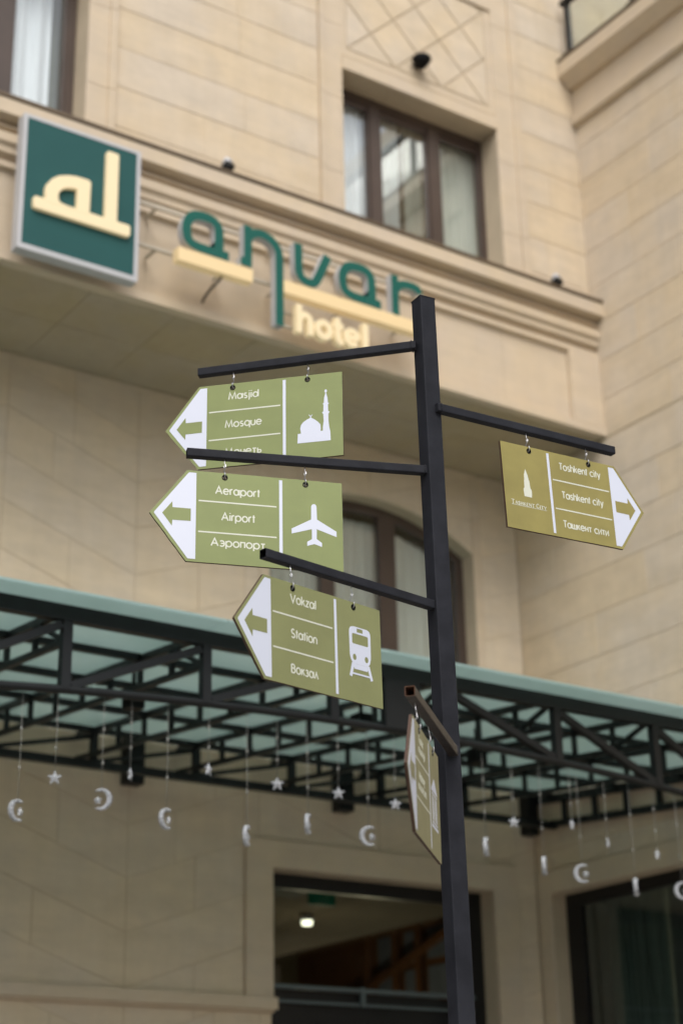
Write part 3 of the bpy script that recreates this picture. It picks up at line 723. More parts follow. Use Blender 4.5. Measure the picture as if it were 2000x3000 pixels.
# cross trusses running back to the wall
for x in XS:
    D = 0.175
    MB().bar((x, YF + 0.03, gz(YF) - 0.022), (x, 9.98, gz(9.98) - 0.022), 0.034, 0.036).build('rafter', CB, cano)
    MB().bar((x, YF + 0.03, gz(YF) - D), (x, 9.98, gz(9.98) - D), 0.032, 0.028).build('lower_rafter', CB, cano)
    n_ = 8; ys = [YF + (9.74 - YF) * k / n_ for k in range(n_ + 1)]
    for k in range(1, n_ + 1):
        y = ys[k]; MB().bar((x, y, gz(y) - D), (x, y, gz(y) - 0.03), 0.026, 0.026, (0, 1, 0)).build('web_post', CB, cano)
    for k in range(0, 1):
        p, q = (x, ys[k] + 0.02, gz(ys[k]) - D + 0.01), (x, ys[k + 1] - 0.02, gz(ys[k + 1]) - 0.04)
        if x > 5.2 and k % 4 == 0: p, q = (x, ys[k] + 0.02, gz(ys[k]) - 0.04), (x, ys[k + 1] - 0.02, gz(ys[k + 1]) - D + 0.01)
        MB().bar(p, q, 0.024, 0.024).build('web_diagonal', CB, cano)
# purlins
for y in YS[1:]:
    MB().bar((XS[0] - 0.3, y, gz(y) - 0.020), (XR - 0.01, y, gz(y) - 0.020), 0.036, 0.036).build('purlin', CB, cano)
# back truss close to the wall
zb = gz(9.74) - 0.245
MB().bar((XS[0] - 0.3, 9.74, zb), (XR - 0.01, 9.74, zb), 0.05, 0.05).build('bottom_chord', CB, cano)
for x in XS:
    MB().bar((x, 9.74, zb), (x, 9.74, gz(9.74) - 0.03), 0.045, 0.045, (0, 1, 0)).build('post', CB, cano)
for i in range(len(XS) - 1):
    a, b = XS[i], XS[i + 1]
    MB().bar((a, 9.742, zb + 0.02), (b, 9.742, gz(9.74) - 0.06), 0.026, 0.026, (0, 1, 0)).build('diagonal', CB, cano)
# side chord against the right wall
MB().bar((XR - 0.035, 6.0, gz(6.0) - 0.04), (XR - 0.035, 9.98, gz(9.98) - 0.04), 0.05, 0.06).build('rafter', CB, cano)
MB().bar((XR - 0.035, 6.0, gz(6.0) - 0.20), (XR - 0.035, 9.98, gz(9.98) - 0.235), 0.05, 0.045).build('lower_rafter', CB, cano)
for k in range(11):
    y = 9.6 - 0.33 * k; MB().bar((XR - 0.035, y, gz(y) - 0.21), (XR - 0.035, y, gz(y) - 0.05), 0.03, 0.035, (0, 1, 0)).build('web_post', CB, cano)
for x in (3.49, 5.165, 6.83, 8.535):
    hw_ = 0.062 if x < 8 else 0.05
    MB().box(x - hw_, x + hw_, 9.90, 9.998, 4.235, 4.57).build('wall_bracket', CB, cano)
# small spot boxes under the rafters
for i, (x, y) in enumerate(((4.12, 7.95), (6.48, 8.0), (5.35, 7.6))):
    t = thing('canopy_spotlight', ['black box spotlight under the canopy left of the station sign', 'black box spotlight under the canopy right of the signpost', 'black box spotlight under the canopy behind the signpost'][i], 'lamp', (x, y, gz(y) - 0.155), 'box spotlights under the canopy')
    MB().box(-0.045, 0.045, -0.045, 0.045, -0.09, 0.0).build('housing', M['blackplastic'], t)
    MB().box(-0.008, 0.008, -0.008, 0.008, 0.001, 0.13).build('stem', M['blackplastic'], t)

# =================================================================== HANGING STAR AND MOON ORNAMENTS
def star_pts(r, cx=0, cz=0):
    return [(cx + (r if i % 2 == 0 else r * 0.42) * math.sin(PI * i / 5), cz + (r if i % 2 == 0 else r * 0.42) * math.cos(PI * i / 5)) for i in range(10)]
def star_mesh(mb, r, cx, cz, th):
    P = star_pts(r, cx, cz); v = [(cx, -th, cz), (cx, th, cz)] + [(a, 0, b) for a, b in P]
    f = []
    for i in range(10):
        j = (i + 1) % 10; f += [(0, 2 + i, 2 + j), (1, 2 + j, 2 + i)]
    mb.add(v, f)
def moon_mesh(mb, r):
    out = [(r * math.cos(math.radians(a)), r * math.sin(math.radians(a))) for a in range(50, 311, 13)]
    inn = [(0.26 * r + 0.83 * r * math.cos(math.radians(a)), 0.83 * r * math.sin(math.radians(a))) for a in range(291, 68, -12)]
    mb.prism([out + inn], FX, -0.006, 0.006)
    for k in range(9):                                    # twinkling studs
        an = math.radians(75 + 26 * k); mb.tube([(0.86 * r * math.cos(an), -0.012, 0.86 * r * math.sin(an)), (0.86 * r * math.cos(an), 0.012, 0.86 * r * math.sin(an))], 0.006, 6)
# kind, x, z of the pendant, y of the string, turn about the vertical, side words
orn = [('moon', 3.095, 3.287, 7.05, 58, 'twisted crescent moon at the left edge'),
       ('star', 3.268, 3.453, 7.05, 10, 'small star just right of the left edge'),
       ('moon', 3.505, 3.382, 7.05, 170, 'large open crescent moon left of the first wall bracket'),
       ('star', 3.647, 3.514, 7.05, 80, 'edge-on star in front of the first wall bracket'),
       ('moon', 3.841, 3.327, 7.05, 62, 'twisted crescent moon right of the first wall bracket'),
       ('star', 4.064, 3.588, 7.05, 60, 'small high star under the station sign'),
       ('moon', 4.279, 3.291, 7.05, 82, 'edge-on moon hanging over the window frame corner'),
       ('star', 4.452, 3.562, 7.05, 5, 'bright star left of the middle wall bracket'),
       ('moon', 4.629, 3.384, 7.05, 84, 'edge-on moon between two bright stars'),
       ('star', 4.812, 3.557, 7.05, 0, 'bright star in front of the middle wall bracket'),
       ('moon', 4.992, 3.361, 7.05, 25, 'crescent moon holding a star above the dark window'),
       ('star', 5.163, 3.540, 7.05, 15, 'bright star just left of the tilted museum sign'),
       ('moon', 5.743, 3.378, 7.05, 80, 'edge-on moon just right of the signpost'),
       ('star', 5.941, 3.528, 7.05, 12, 'bright star left of the right wall bracket'),
       ('moon', 6.135, 3.313, 7.05, 82, 'edge-on moon right of the right wall bracket'),
       ('star', 6.352, 3.557, 7.05, 58, 'narrow high star over the wall corner'),
       ('moon', 6.404, 3.296, 7.05, 8, 'open crescent moon with a star above the lower right window'),
       ('star', 6.605, 3.482, 7.05, 72, 'narrow star above the lower right architrave'),
       ('moon', 6.791, 3.254, 7.05, 80, 'edge-on moon in front of the lower right window'),
       ('star', 6.977, 3.451, 7.05, 50, 'tilted star near the right edge above the window'),
       ('moon', 7.150, 3.264, 7.05, 12, 'crescent moon cut by the right edge')]
for i, (kd, x, z, y, ang, words) in enumerate(orn):
    t = thing('hanging_ornament', words + ' of the string ornaments' if False else words + ', hanging on a clear string', 'ornament', (x, y, z), 'star and moon ornaments hanging from the canopy')
    t.rotation_euler = (0, 0, math.radians(ang - 36))
    top = fz(x) - z - 0.015
    mb = MB(); mb.tube([(0, 0, 0.03), (0.002, 0, top * 0.5), (0, 0, top)], 0.0012, 5)
    for k in range(2):
        zz = top * (0.35 + 0.33 * k); mb.add([(0.008, 0, zz), (-0.008, 0, zz), (0, 0.008, zz), (0, -0.008, zz), (0, 0, zz + 0.011), (0, 0, zz - 0.011)], [(0, 2, 4), (2, 1, 4), (1, 3, 4), (3, 0, 4), (2, 0, 5), (1, 2, 5), (3, 1, 5), (0, 3, 5)])
    mb.build('string', M['string'], t)
    mb = MB()
    if kd == 'star': star_mesh(mb, 0.036, 0, 0, 0.011)
    else: moon_mesh(mb, 0.050)
    mb.build('star' if kd == 'star' else 'crescent', M['ornament'], t)
    if kd == 'moon':
        mb = MB(); star_mesh(mb, 0.024, 0.018, -0.004, 0.010); mb.build('inner_star', M['ornament'], t)

# =================================================================== SIGNPOST
NE_B, NE_T = Vector((2.7716, 3.545, 2.04)), Vector((2.755, 3.558, 4.115))   # near edge of the post
lean = (NE_T - NE_B) / (NE_T.z - NE_B.z)
WP = 0.0517
e1, e2 = Vector((math.cos(math.radians(-4.9)), math.sin(math.radians(-4.9)), 0)), Vector((math.cos(math.radians(85.1)), math.sin(math.radians(85.1)), 0))
post_b = NE_B + lean * (0.0 - NE_B.z) + (e1 + e2) * WP / 2
post_t = NE_T + (e1 + e2) * WP / 2
sp = thing('signpost', 'black square steel signpost with five thin arms holding direction signs', 'signpost', post_b)
a = MB(); a.bar(post_b, post_t, WP, WP, e2, bev=0.0035); bld(a, 'post', M['black'], sp)
a = MB(); a.bar(post_t - lean * 0.0005, post_t + lean * 0.0028, WP + 0.002, WP + 0.002, e2, bev=0.003); bld(a, 'post_cap', M['black'], sp)
a = MB(); a.box(post_b.x - 0.11, post_b.x + 0.11, post_b.y - 0.11, post_b.y + 0.11, 0.001, 0.012)
for sx in (-1, 1):
    for sy in (-1, 1): a.tube([(post_b.x + sx * 0.08, post_b.y + sy * 0.08, 0.012), (post_b.x + sx * 0.08, post_b.y + sy * 0.08, 0.03)], 0.011, 6)
bld(a, 'base_plate', M['black'], sp)
def hollow(p, q, wd, mats, back=False):
    """square tube from p (at the post) to q (open end)"""
    p, q = Vector(p), Vector(q); ax = (q - p).normalized(); up = Vector((0, 0, 1)); r = ax.cross(up).normalized(); up = r.cross(ax)
    def ring(c, h, b):
        o = []
        for (sx, sy, st) in ((1, 1, 0), (-1, 1, 90), (-1, -1, 180), (1, -1, 270)):
            for k in range(3):
                an = math.radians(st + k * 45); o.append(c + r * (sx * (h - b) + b * math.cos(an)) + up * (sy * (h - b) + b * math.sin(an)))
        return o
    n_ = 12; t = 0.0018; h = wd / 2; mb = MB()
    v = ring(p, h, 0.0028) + ring(q, h, 0.0028)
    mb.add(v, [(i, (i + 1) % n_, n_ + (i + 1) % n_, n_ + i) for i in range(n_)] + [tuple(range(n_))], 0)
    v = ring(q, h, 0.0028) + ring(q, h - t, 0.0015)
    mb.add(v, [(i, (i + 1) % n_, n_ + (i + 1) % n_, n_ + i) for i in range(n_)], 1)
    v = ring(q, h - t, 0.0015) + ring(q - ax * 0.3, h - t, 0.0015)
    mb.add(v, [(i, (i + 1) % n_, n_ + (i + 1) % n_, n_ + i) for i in range(n_)] + [tuple(range(n_, 2 * n_))], 2)
    return bld(mb, 'arm', mats, sp)
AW = 0.025
arms = dict(a1=((2.736, 3.585, 3.971), (2.295, 4.068, 3.971)), a2=((2.757, 3.569, 3.572), (2.123, 3.816, 3.572)), a3=((2.766, 3.562, 3.165), (2.155, 3.460, 3.165)),
            a4=((2.799, 3.537, 3.764), (3.434, 3.498, 3.764)), a5=((2.792, 3.529, 2.751), (2.359, 3.131, 2.751)))
viewd = Vector((0.614, 0.789, 0))
for kk, (p, q) in arms.items():
    p, q = Vector(p), Vector(q); d = (q - p).normalized(); nn = Vector((-d.y, d.x, 0))
    if nn.dot(viewd) < 0: nn = -nn
    if kk == 'a5': nn = -nn if nn.dot(viewd) > 0 and False else nn
    off = nn * (AW / 2 - 0.001) - Vector((0, 0, AW / 2))
    mats = [M['rusty'], M['rust'], M['rust']] if kk == 'a5' else [M['black'], M['black'], M['blackplastic']]
    o = hollow(p + off - d * 0.012, q + off, AW, mats)
    rw = random.Random(kk); wb_ = MB(); ax_ = d; r_ = ax_.cross(Vector((0, 0, 1))).normalized(); c_ = p + off + d * (0.001 if kk != 'a3' else 0.0)
    lp = []
    for t_ in range(29):
        an = 2 * PI * t_ / 28; m_ = max(abs(math.cos(an)), abs(math.sin(an)))
        lp.append(c_ + (r_ * math.cos(an) + Vector((0, 0, 1)) * math.sin(an)) * (AW / 2 / m_ + 0.0006) + d * rw.uniform(-0.0012, 0.0012))
    wb_.tube(lp, [rw.uniform(0.0014, 0.0026) for _ in lp], 6); bld(wb_, 'weld_bead', M['rusty'] if kk == 'a5' else M['black'], sp)
    if kk == 'a5': o['label'] = 'lowest arm with rusty brown paint and rust around its open end'

# =================================================================== DIRECTION SIGNS
# --- stroke alphabet (x-height 1, round geometric forms)
def A_(cx, cy, rx, ry, a0, a1, n_=12): return [(cx + rx * math.cos(math.radians(a0 + (a1 - a0) * i / n_)), cy + ry * math.sin(math.radians(a0 + (a1 - a0) * i / n_))) for i in range(n_ + 1)]
C, AS, DE = 1.38, 1.46, -0.42
O_ = A_(.5, .5, .5, .5, 0, 360, 20)
GL = {
 'a': (1.03, [A_(.46, .5, .46, .5, 0, 360, 20), [(1.02, 0), (1.02, 1.04)]]), 'o': (1.0, [O_]), 'e': (1.0, [[(0.0, .52), (1, .52)] , A_(.5, .5, .5, .5, 2, 322, 18)]),
 's': (.62, [A_(.31, .745, .26, .24, 40, 265, 9) + A_(.31, .25, .30, .25, 80, -145, 9)]),
 'j': (.2, [[(.15, 1), (.15, -.2)] + A_(-.03, -.2, .18, .2, 0, -80, 5), [(.15, 1.3), (.15, 1.44)]]), 'i': (.12, [[(.06, 1), (.06, 0)], [(.06, 1.3), (.06, 1.44)]]),
 'd': (1.03, [A_(.46, .5, .46, .5, 0, 360, 20), [(1.02, 0), (1.02, AS)]]), 'q': (1.0, [O_, [(1, 1), (1, DE)]]), 'p': (1.0, [O_, [(0, 1), (0, DE)]]),
 'u': (.8, [[(0, 1), (0, .4)] + A_(.4, .4, .4, .4, 180, 360, 10) + [(.8, 1)], [(.8, 1), (.8, 0)]]),
 'r': (.42, [[(0, 1), (0, 0)], A_(.36, .6, .36, .4, 180, 75, 6)]), 't': (.36, [[(.18, 1.36), (.18, 0)], [(-.06, 1), (.42, 1)]]),
 'n': (.78, [[(0, 1), (0, 0)], A_(.39, .6, .39, .4, 180, 0, 10) + [(.78, 0)]]), 'h': (.78, [[(0, AS), (0, 0)], A_(.39, .6, .39, .4, 180, 0, 10) + [(.78, 0)]]),
 'k': (.72, [[(0, AS), (0, 0)], [(.66, 1), (.03, .42)], [(.26, .60), (.74, 0)]]), 'z': (.68, [[(.02, .96), (.66, .96), (.02, .04), (.68, .04)]]),
 'l': (.12, [[(.06, AS), (.06, 0)]]), 'c': (.86, [A_(.5, .5, .5, .5, 48, 312, 14)]), 'y': (.80, [[(0, 1), (.41, .06)], [(.8, 1), (.22, DE)]]),
 'm': (1.35, [[(0, 1), (0, 0)], A_(.34, .66, .34, .34, 180, 0, 8) + [(.68, 0)], A_(1.01, .66, .33, .34, 180, 0, 8) + [(1.34, 0)]]),
 'x': (.72, [[(0, 1), (.72, 0)], [(.72, 1), (0, 0)]]),
 'M': (1.45, [[(0, 0), (.22, C), (.72, .1), (1.22, C), (1.45, 0)]]), 'A': (1.22, [[(0, 0), (.61, C), (1.22, 0)], [(.26, .47), (.96, .47)]]),
 'V': (1.15, [[(0, C), (.58, 0), (1.15, C)]]), 'S': (.85, [A_(.42, 1.02, .34, .35, 35, 268, 10) + A_(.42, .34, .40, .34, 85, -150, 10)]),
 'T': (.86, [[(0, C - .03), (.86, C - .03)], [(.43, C), (.43, 0)]]), 'H': (1.0, [[(0, 0), (0, C)], [(1, 0), (1, C)], [(0, .72), (1, .72)]]),
 # cyrillic
 'М': (1.45, [[(0, 0), (.22, C), (.72, .1), (1.22, C), (1.45, 0)]]), 'е': None, 'ч': (.72, [[(0, 1), (0, .7)] + A_(.36, .7, .36, .28, 180, 300, 6) + [(.72, .5)], [(.72, 1), (.72, 0)]]),
 'т': (.70, [[(0, .96), (.70, .96)], [(.35, .96), (.35, 0)]]), 'ь': (.66, [[(0, 1), (0, 0)], [(0, .56), (.4, .56)] + A_(.4, .30, .25, .26, 90, -90, 8) + [(0, .04)]]),
 'А': None, 'э': (.82, [A_(.36, .5, .46, .5, 130, -130, 14), [(.22, .52), (.80, .52)]]), 'р': None, 'о': None,
 'п': (.74, [[(0, 0), (0, .96), (.74, .96), (.74, 0)]]),
 'В': (.88, [[(0, 0), (0, C)], [(0, C - .03), (.45, C - .03)] + A_(.45, 1.05, .30, .30, 90, -90, 8) + [(0, .75)], [(.4, .75)] + A_(.48, .39, .36, .36, 90, -90, 8) + [(0, .03)]]),
 'к': (.68, [[(0, 1), (0, 0)], [(.62, 1), (.03, .46)], [(.24, .62), (.70, 0)]]),
 'з': (.64, [A_(.28, .75, .28, .22, 140, -90, 8), A_(.28, .27, .34, .26, 90, -150, 9)]), 'а': None,
 'л': (.80, [[(0, 0), (.40, 1), (.80, 0)]]), 'Т': None, 'ш': (1.1, [[(0, 1), (0, .04), (1.1, .04), (1.1, 1)], [(.55, 1), (.55, .04)]]),
 'н': (.74, [[(0, 0), (0, 1)], [(.74, 0), (.74, 1)], [(0, .52), (.74, .52)]]), 'с': None, 'и': (.76, [[(0, 1), (0, 0), (.76, 1), (.76, 0)]]),
}
for cy, la in zip('еАроаТс', 'eApoaTc'): GL[cy] = GL[la]
def word_strokes(txt, ls=0.30, sp=0.62):
    x = 0; out = []
    for ch in txt:
        if ch == ' ': x += sp; continue
        w_, st = GL[ch]; out += [[(x + a, b) for a, b in s_] for s_ in st]; x += w_ + ls
    return out, x - ls
def serif_word(txt):
    """small-capital serif lettering made of thick and thin strokes"""
    GS = {'T': (1.0, [([(.5, 0), (.5, 1)], 1), ([(0, .97), (1, .97)], 0), ([(.3, .02), (.7, .02)], 0)]), 'A': (1.0, [([(.05, 0), (.5, 1)], 0), ([(.5, 1), (.93, 0)], 1), ([(.25, .35), (.75, .35)], 0)]),
          'S': (.7, [([(.62, .8), (.35, 1), (.1, .8), (.35, .52), (.62, .25), (.35, 0), (.05, .2)], 1)]), 'H': (1.0, [([(.15, 0), (.15, 1)], 1), ([(.85, 0), (.85, 1)], 1), ([(.15, .5), (.85, .5)], 0)]),
          'K': (1.0, [([(.15, 0), (.15, 1)], 1), ([(.85, 1), (.2, .45)], 0), ([(.4, .55), (.95, 0)], 1)]), 'E': (.8, [([(.15, 0), (.15, 1)], 1), ([(.15, .97), (.75, .97)], 0), ([(.15, .52), (.6, .52)], 0), ([(.15, .03), (.78, .03)], 0)]),
          'N': (1.0, [([(.12, 0), (.12, 1)], 0), ([(.12, 1), (.88, 0)], 1), ([(.88, 0), (.88, 1)], 0)]), 'C': (.9, [([(.85, .78), (.55, 1), (.15, .75), (.12, .3), (.5, 0), (.87, .2)], 1)]),
          'I': (.4, [([(.2, 0), (.2, 1)], 1)]), 'Y': (1.0, [([(.0, 1), (.5, .45)], 1), ([(1, 1), (.5, .45)], 0), ([(.5, .45), (.5, 0)], 1)])}
    x = 0; out = []
    for i, ch in enumerate(txt):
        if ch == ' ': x += .45; continue
        s_ = 1.32 if i in (0, 9) else 1.0
        w_, st = GS[ch]; out += [([(x + a * s_, b * s_) for a, b in p], th) for p, th in st]; x += w_ * s_ + .16
    return out, x - .16

W_, H_, T_ = 0.4364, 0.270, 0.101
TH = 0.0075
HOLES = ((0.1045, 0.0136), (0.3322, 0.0136))
def make_sign(key, O, u, v, flip, green, label, texts, icon, serif=None):
    u = Vector(u).normalized(); v = Vector(v); v = (v - u * v.dot(u)).normalized()
    X = -u if flip else u; Z = -v; Y = Z.cross(X)
    O = Vector(O) + Y * 0.004
    mw = Matrix(((X.x, Y.x, Z.x, O.x), (X.y, Y.y, Z.y, O.y), (X.z, Y.z, Z.z, O.z), (0, 0, 0, 1)))
    t = thing('direction_sign', label, 'sign', mw=mw, group='direction signs hanging from the signpost arms')
    sg = -1 if flip else 1
    P = lambda a, b, d: (sg * a, d, -b)                     # plate coordinates: a from the square end, b down
    pm = lambda pts: [(a / 1000, b / 1000) for a, b in pts]
    rs = random.Random(hash(key) % 97 if False else ord(key[1]))
    outl = []
    base = [(0, 0), (W_, 0), (W_ + T_, H_ / 2), (W_, H_), (0, H_)]
    for i in range(5):
        p, q = base[i], base[(i + 1) % 5]; outl.append((p[0], p[1]))
        for k in range(1, 7):                                # slightly rough sawn edge
            s_ = k / 7; j = rs.uniform(-0.0004, 0.0004); outl.append((p[0] + (q[0] - p[0]) * s_ + j, p[1] + (q[1] - p[1]) * s_ + j))
    holes = [[(hx + 0.0066 * math.cos(2 * PI * k / 16), hv + 0.0066 * math.sin(2 * PI * k / 16)) for k in range(16)] for hx, hv in HOLES]
    a = MB(); a.prism([outl] + holes, P, 0.0, TH, 0, 1); a.build('board', [green, M['edge']], t)
    a = MB()
    for hx, hv in HOLES:                                     # eyelets
        ring = [(hx + 0.0083 * math.cos(2 * PI * k / 18), hv + 0.0083 * math.sin(2 * PI * k / 18)) for k in range(18)]
        inn = [(hx + 0.0062 * math.cos(2 * PI * k / 18), hv + 0.0062 * math.sin(2 * PI * k / 18)) for k in range(18)]
        a.prism([ring, inn], P, -0.0012, TH + 0.0012)
    a.build('eyelet', M['blackplastic'], t)
    a = MB(); a.prism([pm([(411, 7), (431, 7), (434, 10), (525, 133), (525, 136), (434, 259), (431, 262), (411, 262)])], P, -0.0004, -0.00002); a.build('arrow_field', M['white'], t)
    a = MB(); a.prism([pm([(503, 134), (476, 98), (475, 115.5), (425, 115.5), (425, 152), (475, 152.5), (476, 170)])], P, -0.0008, -0.00041); a.build('arrow', green, t)
    a = MB(); a.prism([pm(rect(170.5, 179.5, 7, 261))], P, -0.0004, -0.00002); a.build('divider', M['white'], t)
    for vv in (89, 180.5):
        a = MB(); a.prism([pm(rect(187, 404, vv - 2, vv + 2))], P, -0.0004, -0.00002); a.build('rule', M['cream'], t)
    for (txt, cx, vb, cap, span) in texts:
        cap *= 1.05; st, w0 = word_strokes(txt); sc = cap / C; sx = span / w0; a = MB()
        for i, s_ in enumerate(st):
            pts = [((cx + (span / 2 - px * sx) * 1.0) / 1000 if flip else (cx - span / 2 + px * sx) / 1000, (vb - pz * sc) / 1000) for px, pz in s_]
            ribbon(a, pts, 0.0036 * cap / 21, P, -0.0004 - 0.00001 * i, -0.00001)
        a.build('lettering', M['cream'], t)
    icon(t, P, pm)
    # wire hooks up to the arm
    for hx, hv in HOLES:
        a = MB(); x0, y0, z0 = P(hx, hv, TH / 2); up_ = 0.068
        zi = Vector((mw.inverted().to_3x3() @ Vector((0, 0, 1))))
        tp = Vector((x0, y0 + 0.004, z0)) + zi * up_
        loop = [Vector((x0, y0 + 0.0085 * math.sin(k * PI / 4 + PI * 1.5 ) , z0 + 0.0155 + 0.0155 * -math.cos(k * PI / 4))) for k in range(0, 8)]
        pts = [Vector((x0, y0 - 0.007, z0 + 0.016))] + [Vector((x0, y0 + 0.008 * math.cos(PI + k * PI / 5), z0 + 0.010 - 0.013 * math.sin(k * PI / 5))) for k in range(6)]
        pts += [Vector((x0, y0 + 0.006, z0 + 0.024)), Vector((x0 + 0.002, y0 + 0.001, z0 + 0.032)), Vector((x0 + 0.001, y0 - 0.002, z0 + 0.036))]
        a.tube(pts, 0.0015, 7)
        a.tube([Vector((x0 - 0.002, y0, z0 + 0.030)), Vector((x0 + 0.003, y0 - 0.001, z0 + 0.034)), Vector((x0 + 0.0035, y0, z0 + 0.040)), Vector((x0, y0 + 0.001, z0 + 0.044)), tp], 0.0013, 7)
        a.tube([Vector((x0 - 0.004, y0, z0 + 0.038)), Vector((x0, y0, z0 + 0.029)), Vector((x0 + 0.003, y0, z0 + 0.034)), Vector((x0, y0, z0 + 0.043))], 0.0012, 6)
        a.build('hook', M['steel'], t)
    return t

def poly(t, P, pm, loops, nm, m=None, off=0.0):
    a = MB(); a.prism([pm(l_) for l_ in loops], P, -0.0004 - off, -0.00002 - off); return a.build(nm, m or M['white'], t)
def strokes(t, P, pm, paths, wd, nm, m=None, off=0.0):
    a = MB()
    for i, p in enumerate(paths): ribbon(a, pm(p), wd / 1000, P, -0.0005 - off - 0.00002 * i, -0.00002)
    return a.build(nm, m or M['white'], t)
def el(cx, cy, rx, ry, n_=18): return [(cx + rx * math.cos(2 * PI * k / n_), cy + ry * math.sin(2 * PI * k / n_)) for k in range(n_)]

def icon_mosque(t, P, pm):
    poly(t, P, pm, [[(136, 219), (134.5, 189), (125, 188), (127.5, 172), (125, 161), (118, 152), (107, 145), (98, 141), (96, 137), (94, 141), (84, 147), (75, 155), (67, 165), (66, 177), (67, 186), (60, 186), (60, 175),
                    (57, 154), (58, 133), (62, 127), (58, 124), (57, 103), (60, 98), (56, 97), (55, 80), (52, 68), (50.5, 62), (49.5, 62), (48, 68), (45, 80), (44, 97), (40.5, 98), (44, 103), (43.5, 124), (39, 127), (43, 133), (43, 154), (41, 175), (38, 190), (37, 219)]], 'mosque_icon')
    poly(t, P, pm, [el(50, 58, 3.6, 5.2)], 'finial')
    strokes(t, P, pm, [[(96, 141), (95.5, 136), (91, 131)], [(96, 139), (97, 135), (101, 130)]], 2.0, 'crescent')
def icon_plane(t, P, pm):
    poly(t, P, pm, [[(89, 79), (87, 74), (84, 71.5), (81, 71), (78, 71.5), (75.5, 74), (74, 78), (73, 117), (18, 149), (18, 165), (74, 146), (74.5, 176), (60, 186), (60, 198), (81, 191), (101.5, 198), (101.5, 186), (88, 177), (88, 147), (145, 165), (145, 150), (89.5, 118)]], 'aeroplane_icon')
def icon_train(t, P, pm):
    body = [(106, 66), (55, 66), (46, 69), (42, 76), (41, 86), (42, 145), (46, 158), (54, 167), (111, 167), (119, 158), (123, 145), (124, 86), (123, 76), (118, 69)]
    win = [(110, 85), (54, 85), (51, 88), (51, 110), (54, 113), (110, 113), (113, 110), (113, 88)]
    poly(t, P, pm, [body, win, rect(71, 94, 69.5, 80), el(105, 149, 7, 8.5), el(59, 149, 7, 8.5)], 'train_icon')
    poly(t, P, pm, [[(112, 167.4), (52, 167.4), (57, 181), (107, 181)]], 'train_icon_base')
    strokes(t, P, pm, [[(111, 166), (122, 203)], [(53, 166), (41, 203)]], 9.5, 'rail', off=0.0001)
    strokes(t, P, pm, [[(116, 194), (47, 194)]], 4.5, 'sleeper', off=0.0003)
def icon_tower(t, P, pm):
    poly(t, P, pm, [[(84, 75), (81, 84), (77.5, 94), (77.5, 108), (76, 112), (75.5, 134), (71.5, 140), (71.5, 146), (73, 163), (100, 163), (101.5, 147), (101, 140), (97, 134), (95.5, 112), (93, 106), (91, 94), (87, 84)]], 'tower_icon', M['cream'])
    st, w0 = serif_word('TASHKENT CITY'); a = MB(); span = 130.0
    for i, (p, th) in enumerate(st):
        pts = [((21.5 + x * span / w0) / 1000, (193.5 - z * 10.5) / 1000) for x, z in p]
        ribbon(a, pts, 0.0021 if th else 0.0012, P, -0.0004 - 0.00001 * i, -0.00001)
    ribbon(a, [(0.0225, 0.1955), (0.152, 0.1955)], 0.0012, P, -0.0003, -0.00001)
    a.build('lettering', M['cream'], t)
def icon_museum(t, P, pm):
    poly(t, P, pm, [[(98, 78), (148, 108), (148, 113), (48, 113), (48, 108)]], 'museum_icon')
    poly(t, P, pm, [rect(52, 144, 117, 121)], 'museum_lintel')
    for c_ in (60, 81, 108, 129): poly(t, P, pm, [rect(c_, c_ + 8, 125, 184)], 'museum_column')
    poly(t, P, pm, [rect(52, 144, 187, 191)], 'museum_step'); poly(t, P, pm, [rect(44, 152, 195, 203)], 'museum_base')

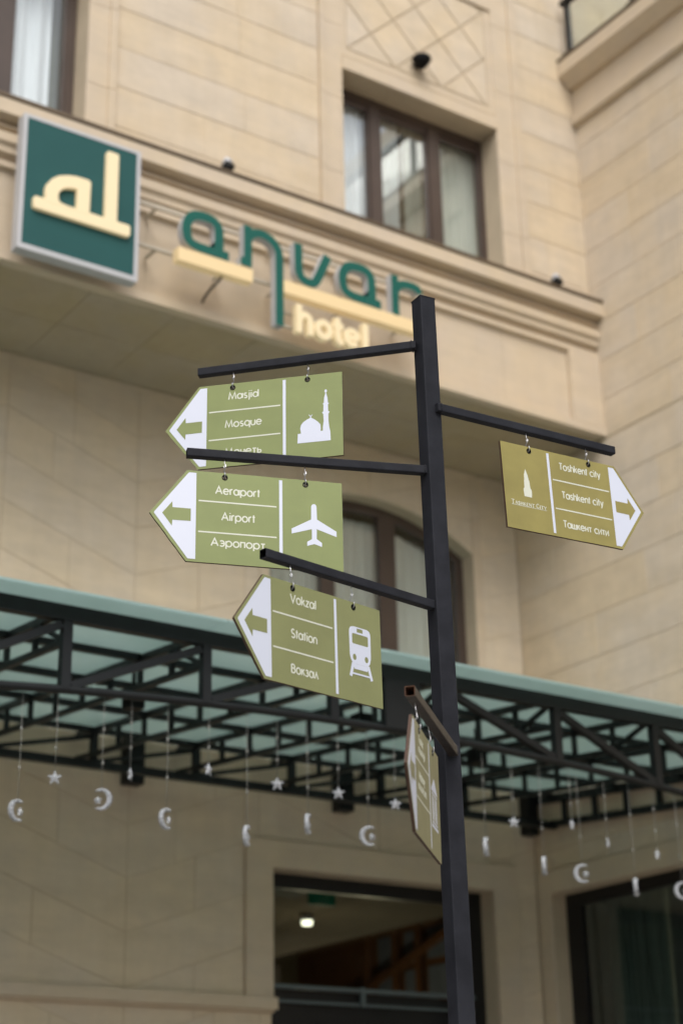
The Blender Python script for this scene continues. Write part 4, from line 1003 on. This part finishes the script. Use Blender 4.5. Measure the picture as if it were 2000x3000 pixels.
CXT = 297
make_sign('a1', [2.59782, 3.746, 3.90429], [-0.69633, 0.71771, 0.00197], [-0.00899, -0.00597, -0.99994], True, M['green0'],
          'green arrow sign pointing left to the mosque, highest of the left hand signs',
          [('Masjid', CXT + 2, 52, 21, 90), ('Mosque', CXT + 2, 143.5, 21, 109), ('Мечеть', CXT + 2, 235, 21, 108)], icon_mosque)
make_sign('a2', [2.53249, 3.66232, 3.5008], [-0.94027, 0.34035, 0.00685], [-0.01583, -0.02364, -0.9996], True, M['green0'],
          'green arrow sign with an aeroplane, pointing left to the airport',
          [('Aeraport', CXT - 1, 64, 21, 122), ('Airport', CXT - 3, 142, 21, 91), ('Аэропорт', CXT - 3, 219, 21, 148)], icon_plane)
make_sign('a3', [2.56479, 3.54158, 3.09414], [-0.9743, -0.22467, -0.01602], [0.0149, 0.00671, -0.99987], True, M['green3'],
          'olive green arrow sign with a train, pointing left to the station',
          [('Vokzal', CXT - 3, 52, 21, 92), ('Station', CXT - 4, 144, 21, 92), ('Вокзал', CXT - 4, 236, 21, 95)], icon_train)
make_sign('a4', [2.99849, 3.51795, 3.68884], [0.99921, -0.02754, 0.0285], [0.02823, -0.01021, -0.99955], False, M['green4'],
          'mustard green sign with a pale tower emblem, pointing right, alone on the right arm',
          [('Toshkent city', 296, 51, 20, 158), ('Tashkent city', 296, 143, 20, 158), ('Ташкент сити', 297, 236, 20, 172)], icon_tower)
make_sign('a5', [2.61975, 3.38381, 2.66721], [-0.70537, -0.70871, -0.01325], [0.00497, 0.01374, -0.99989], True, M['green5'],
          'grey olive museum sign seen almost edge-on beside the post, lowest of all',
          [('Tarix', 310, 44, 17, 70), ('muzeyi', 300, 68, 17, 100), ('History', 308, 132, 17, 86), ('museum', 305, 157, 17, 126)], icon_museum)

# =================================================================== invented blocks out of view, added to shape light and reflections
wb = thing('unseen_side_block', 'added unseen block at far left, shaping side light and reflections', 'building', (-24, 0, 0))
a = MB(); a.box(-8, 0, -30, 26, 0, 9); a.build('wall', M['facade'], wb)
for i in range(13):
    for j in range(2):
        y = -28 + i * 4; z = 1.5 + j * 4
        MB().box(0.002, 0.05, y, y + 2.2, z, z + 2.2).build('window', M['darkframe'], wb)

ob = thing('unseen_front_block', 'added unseen block facing the hotel, shaping its light and reflections', 'building', (0, -34, 0))
a = MB(); a.box(-40, 45, -8, 0, 0, 13); a.build('wall', M['facade'], ob)
for i in range(20):
    for j in range(3):
        x = -36 + i * 4; z = 1.5 + j * 4
        MB().box(x, x + 2.2, 0.002, 0.05, z, z + 2.2).build('window', M['darkframe'], ob)
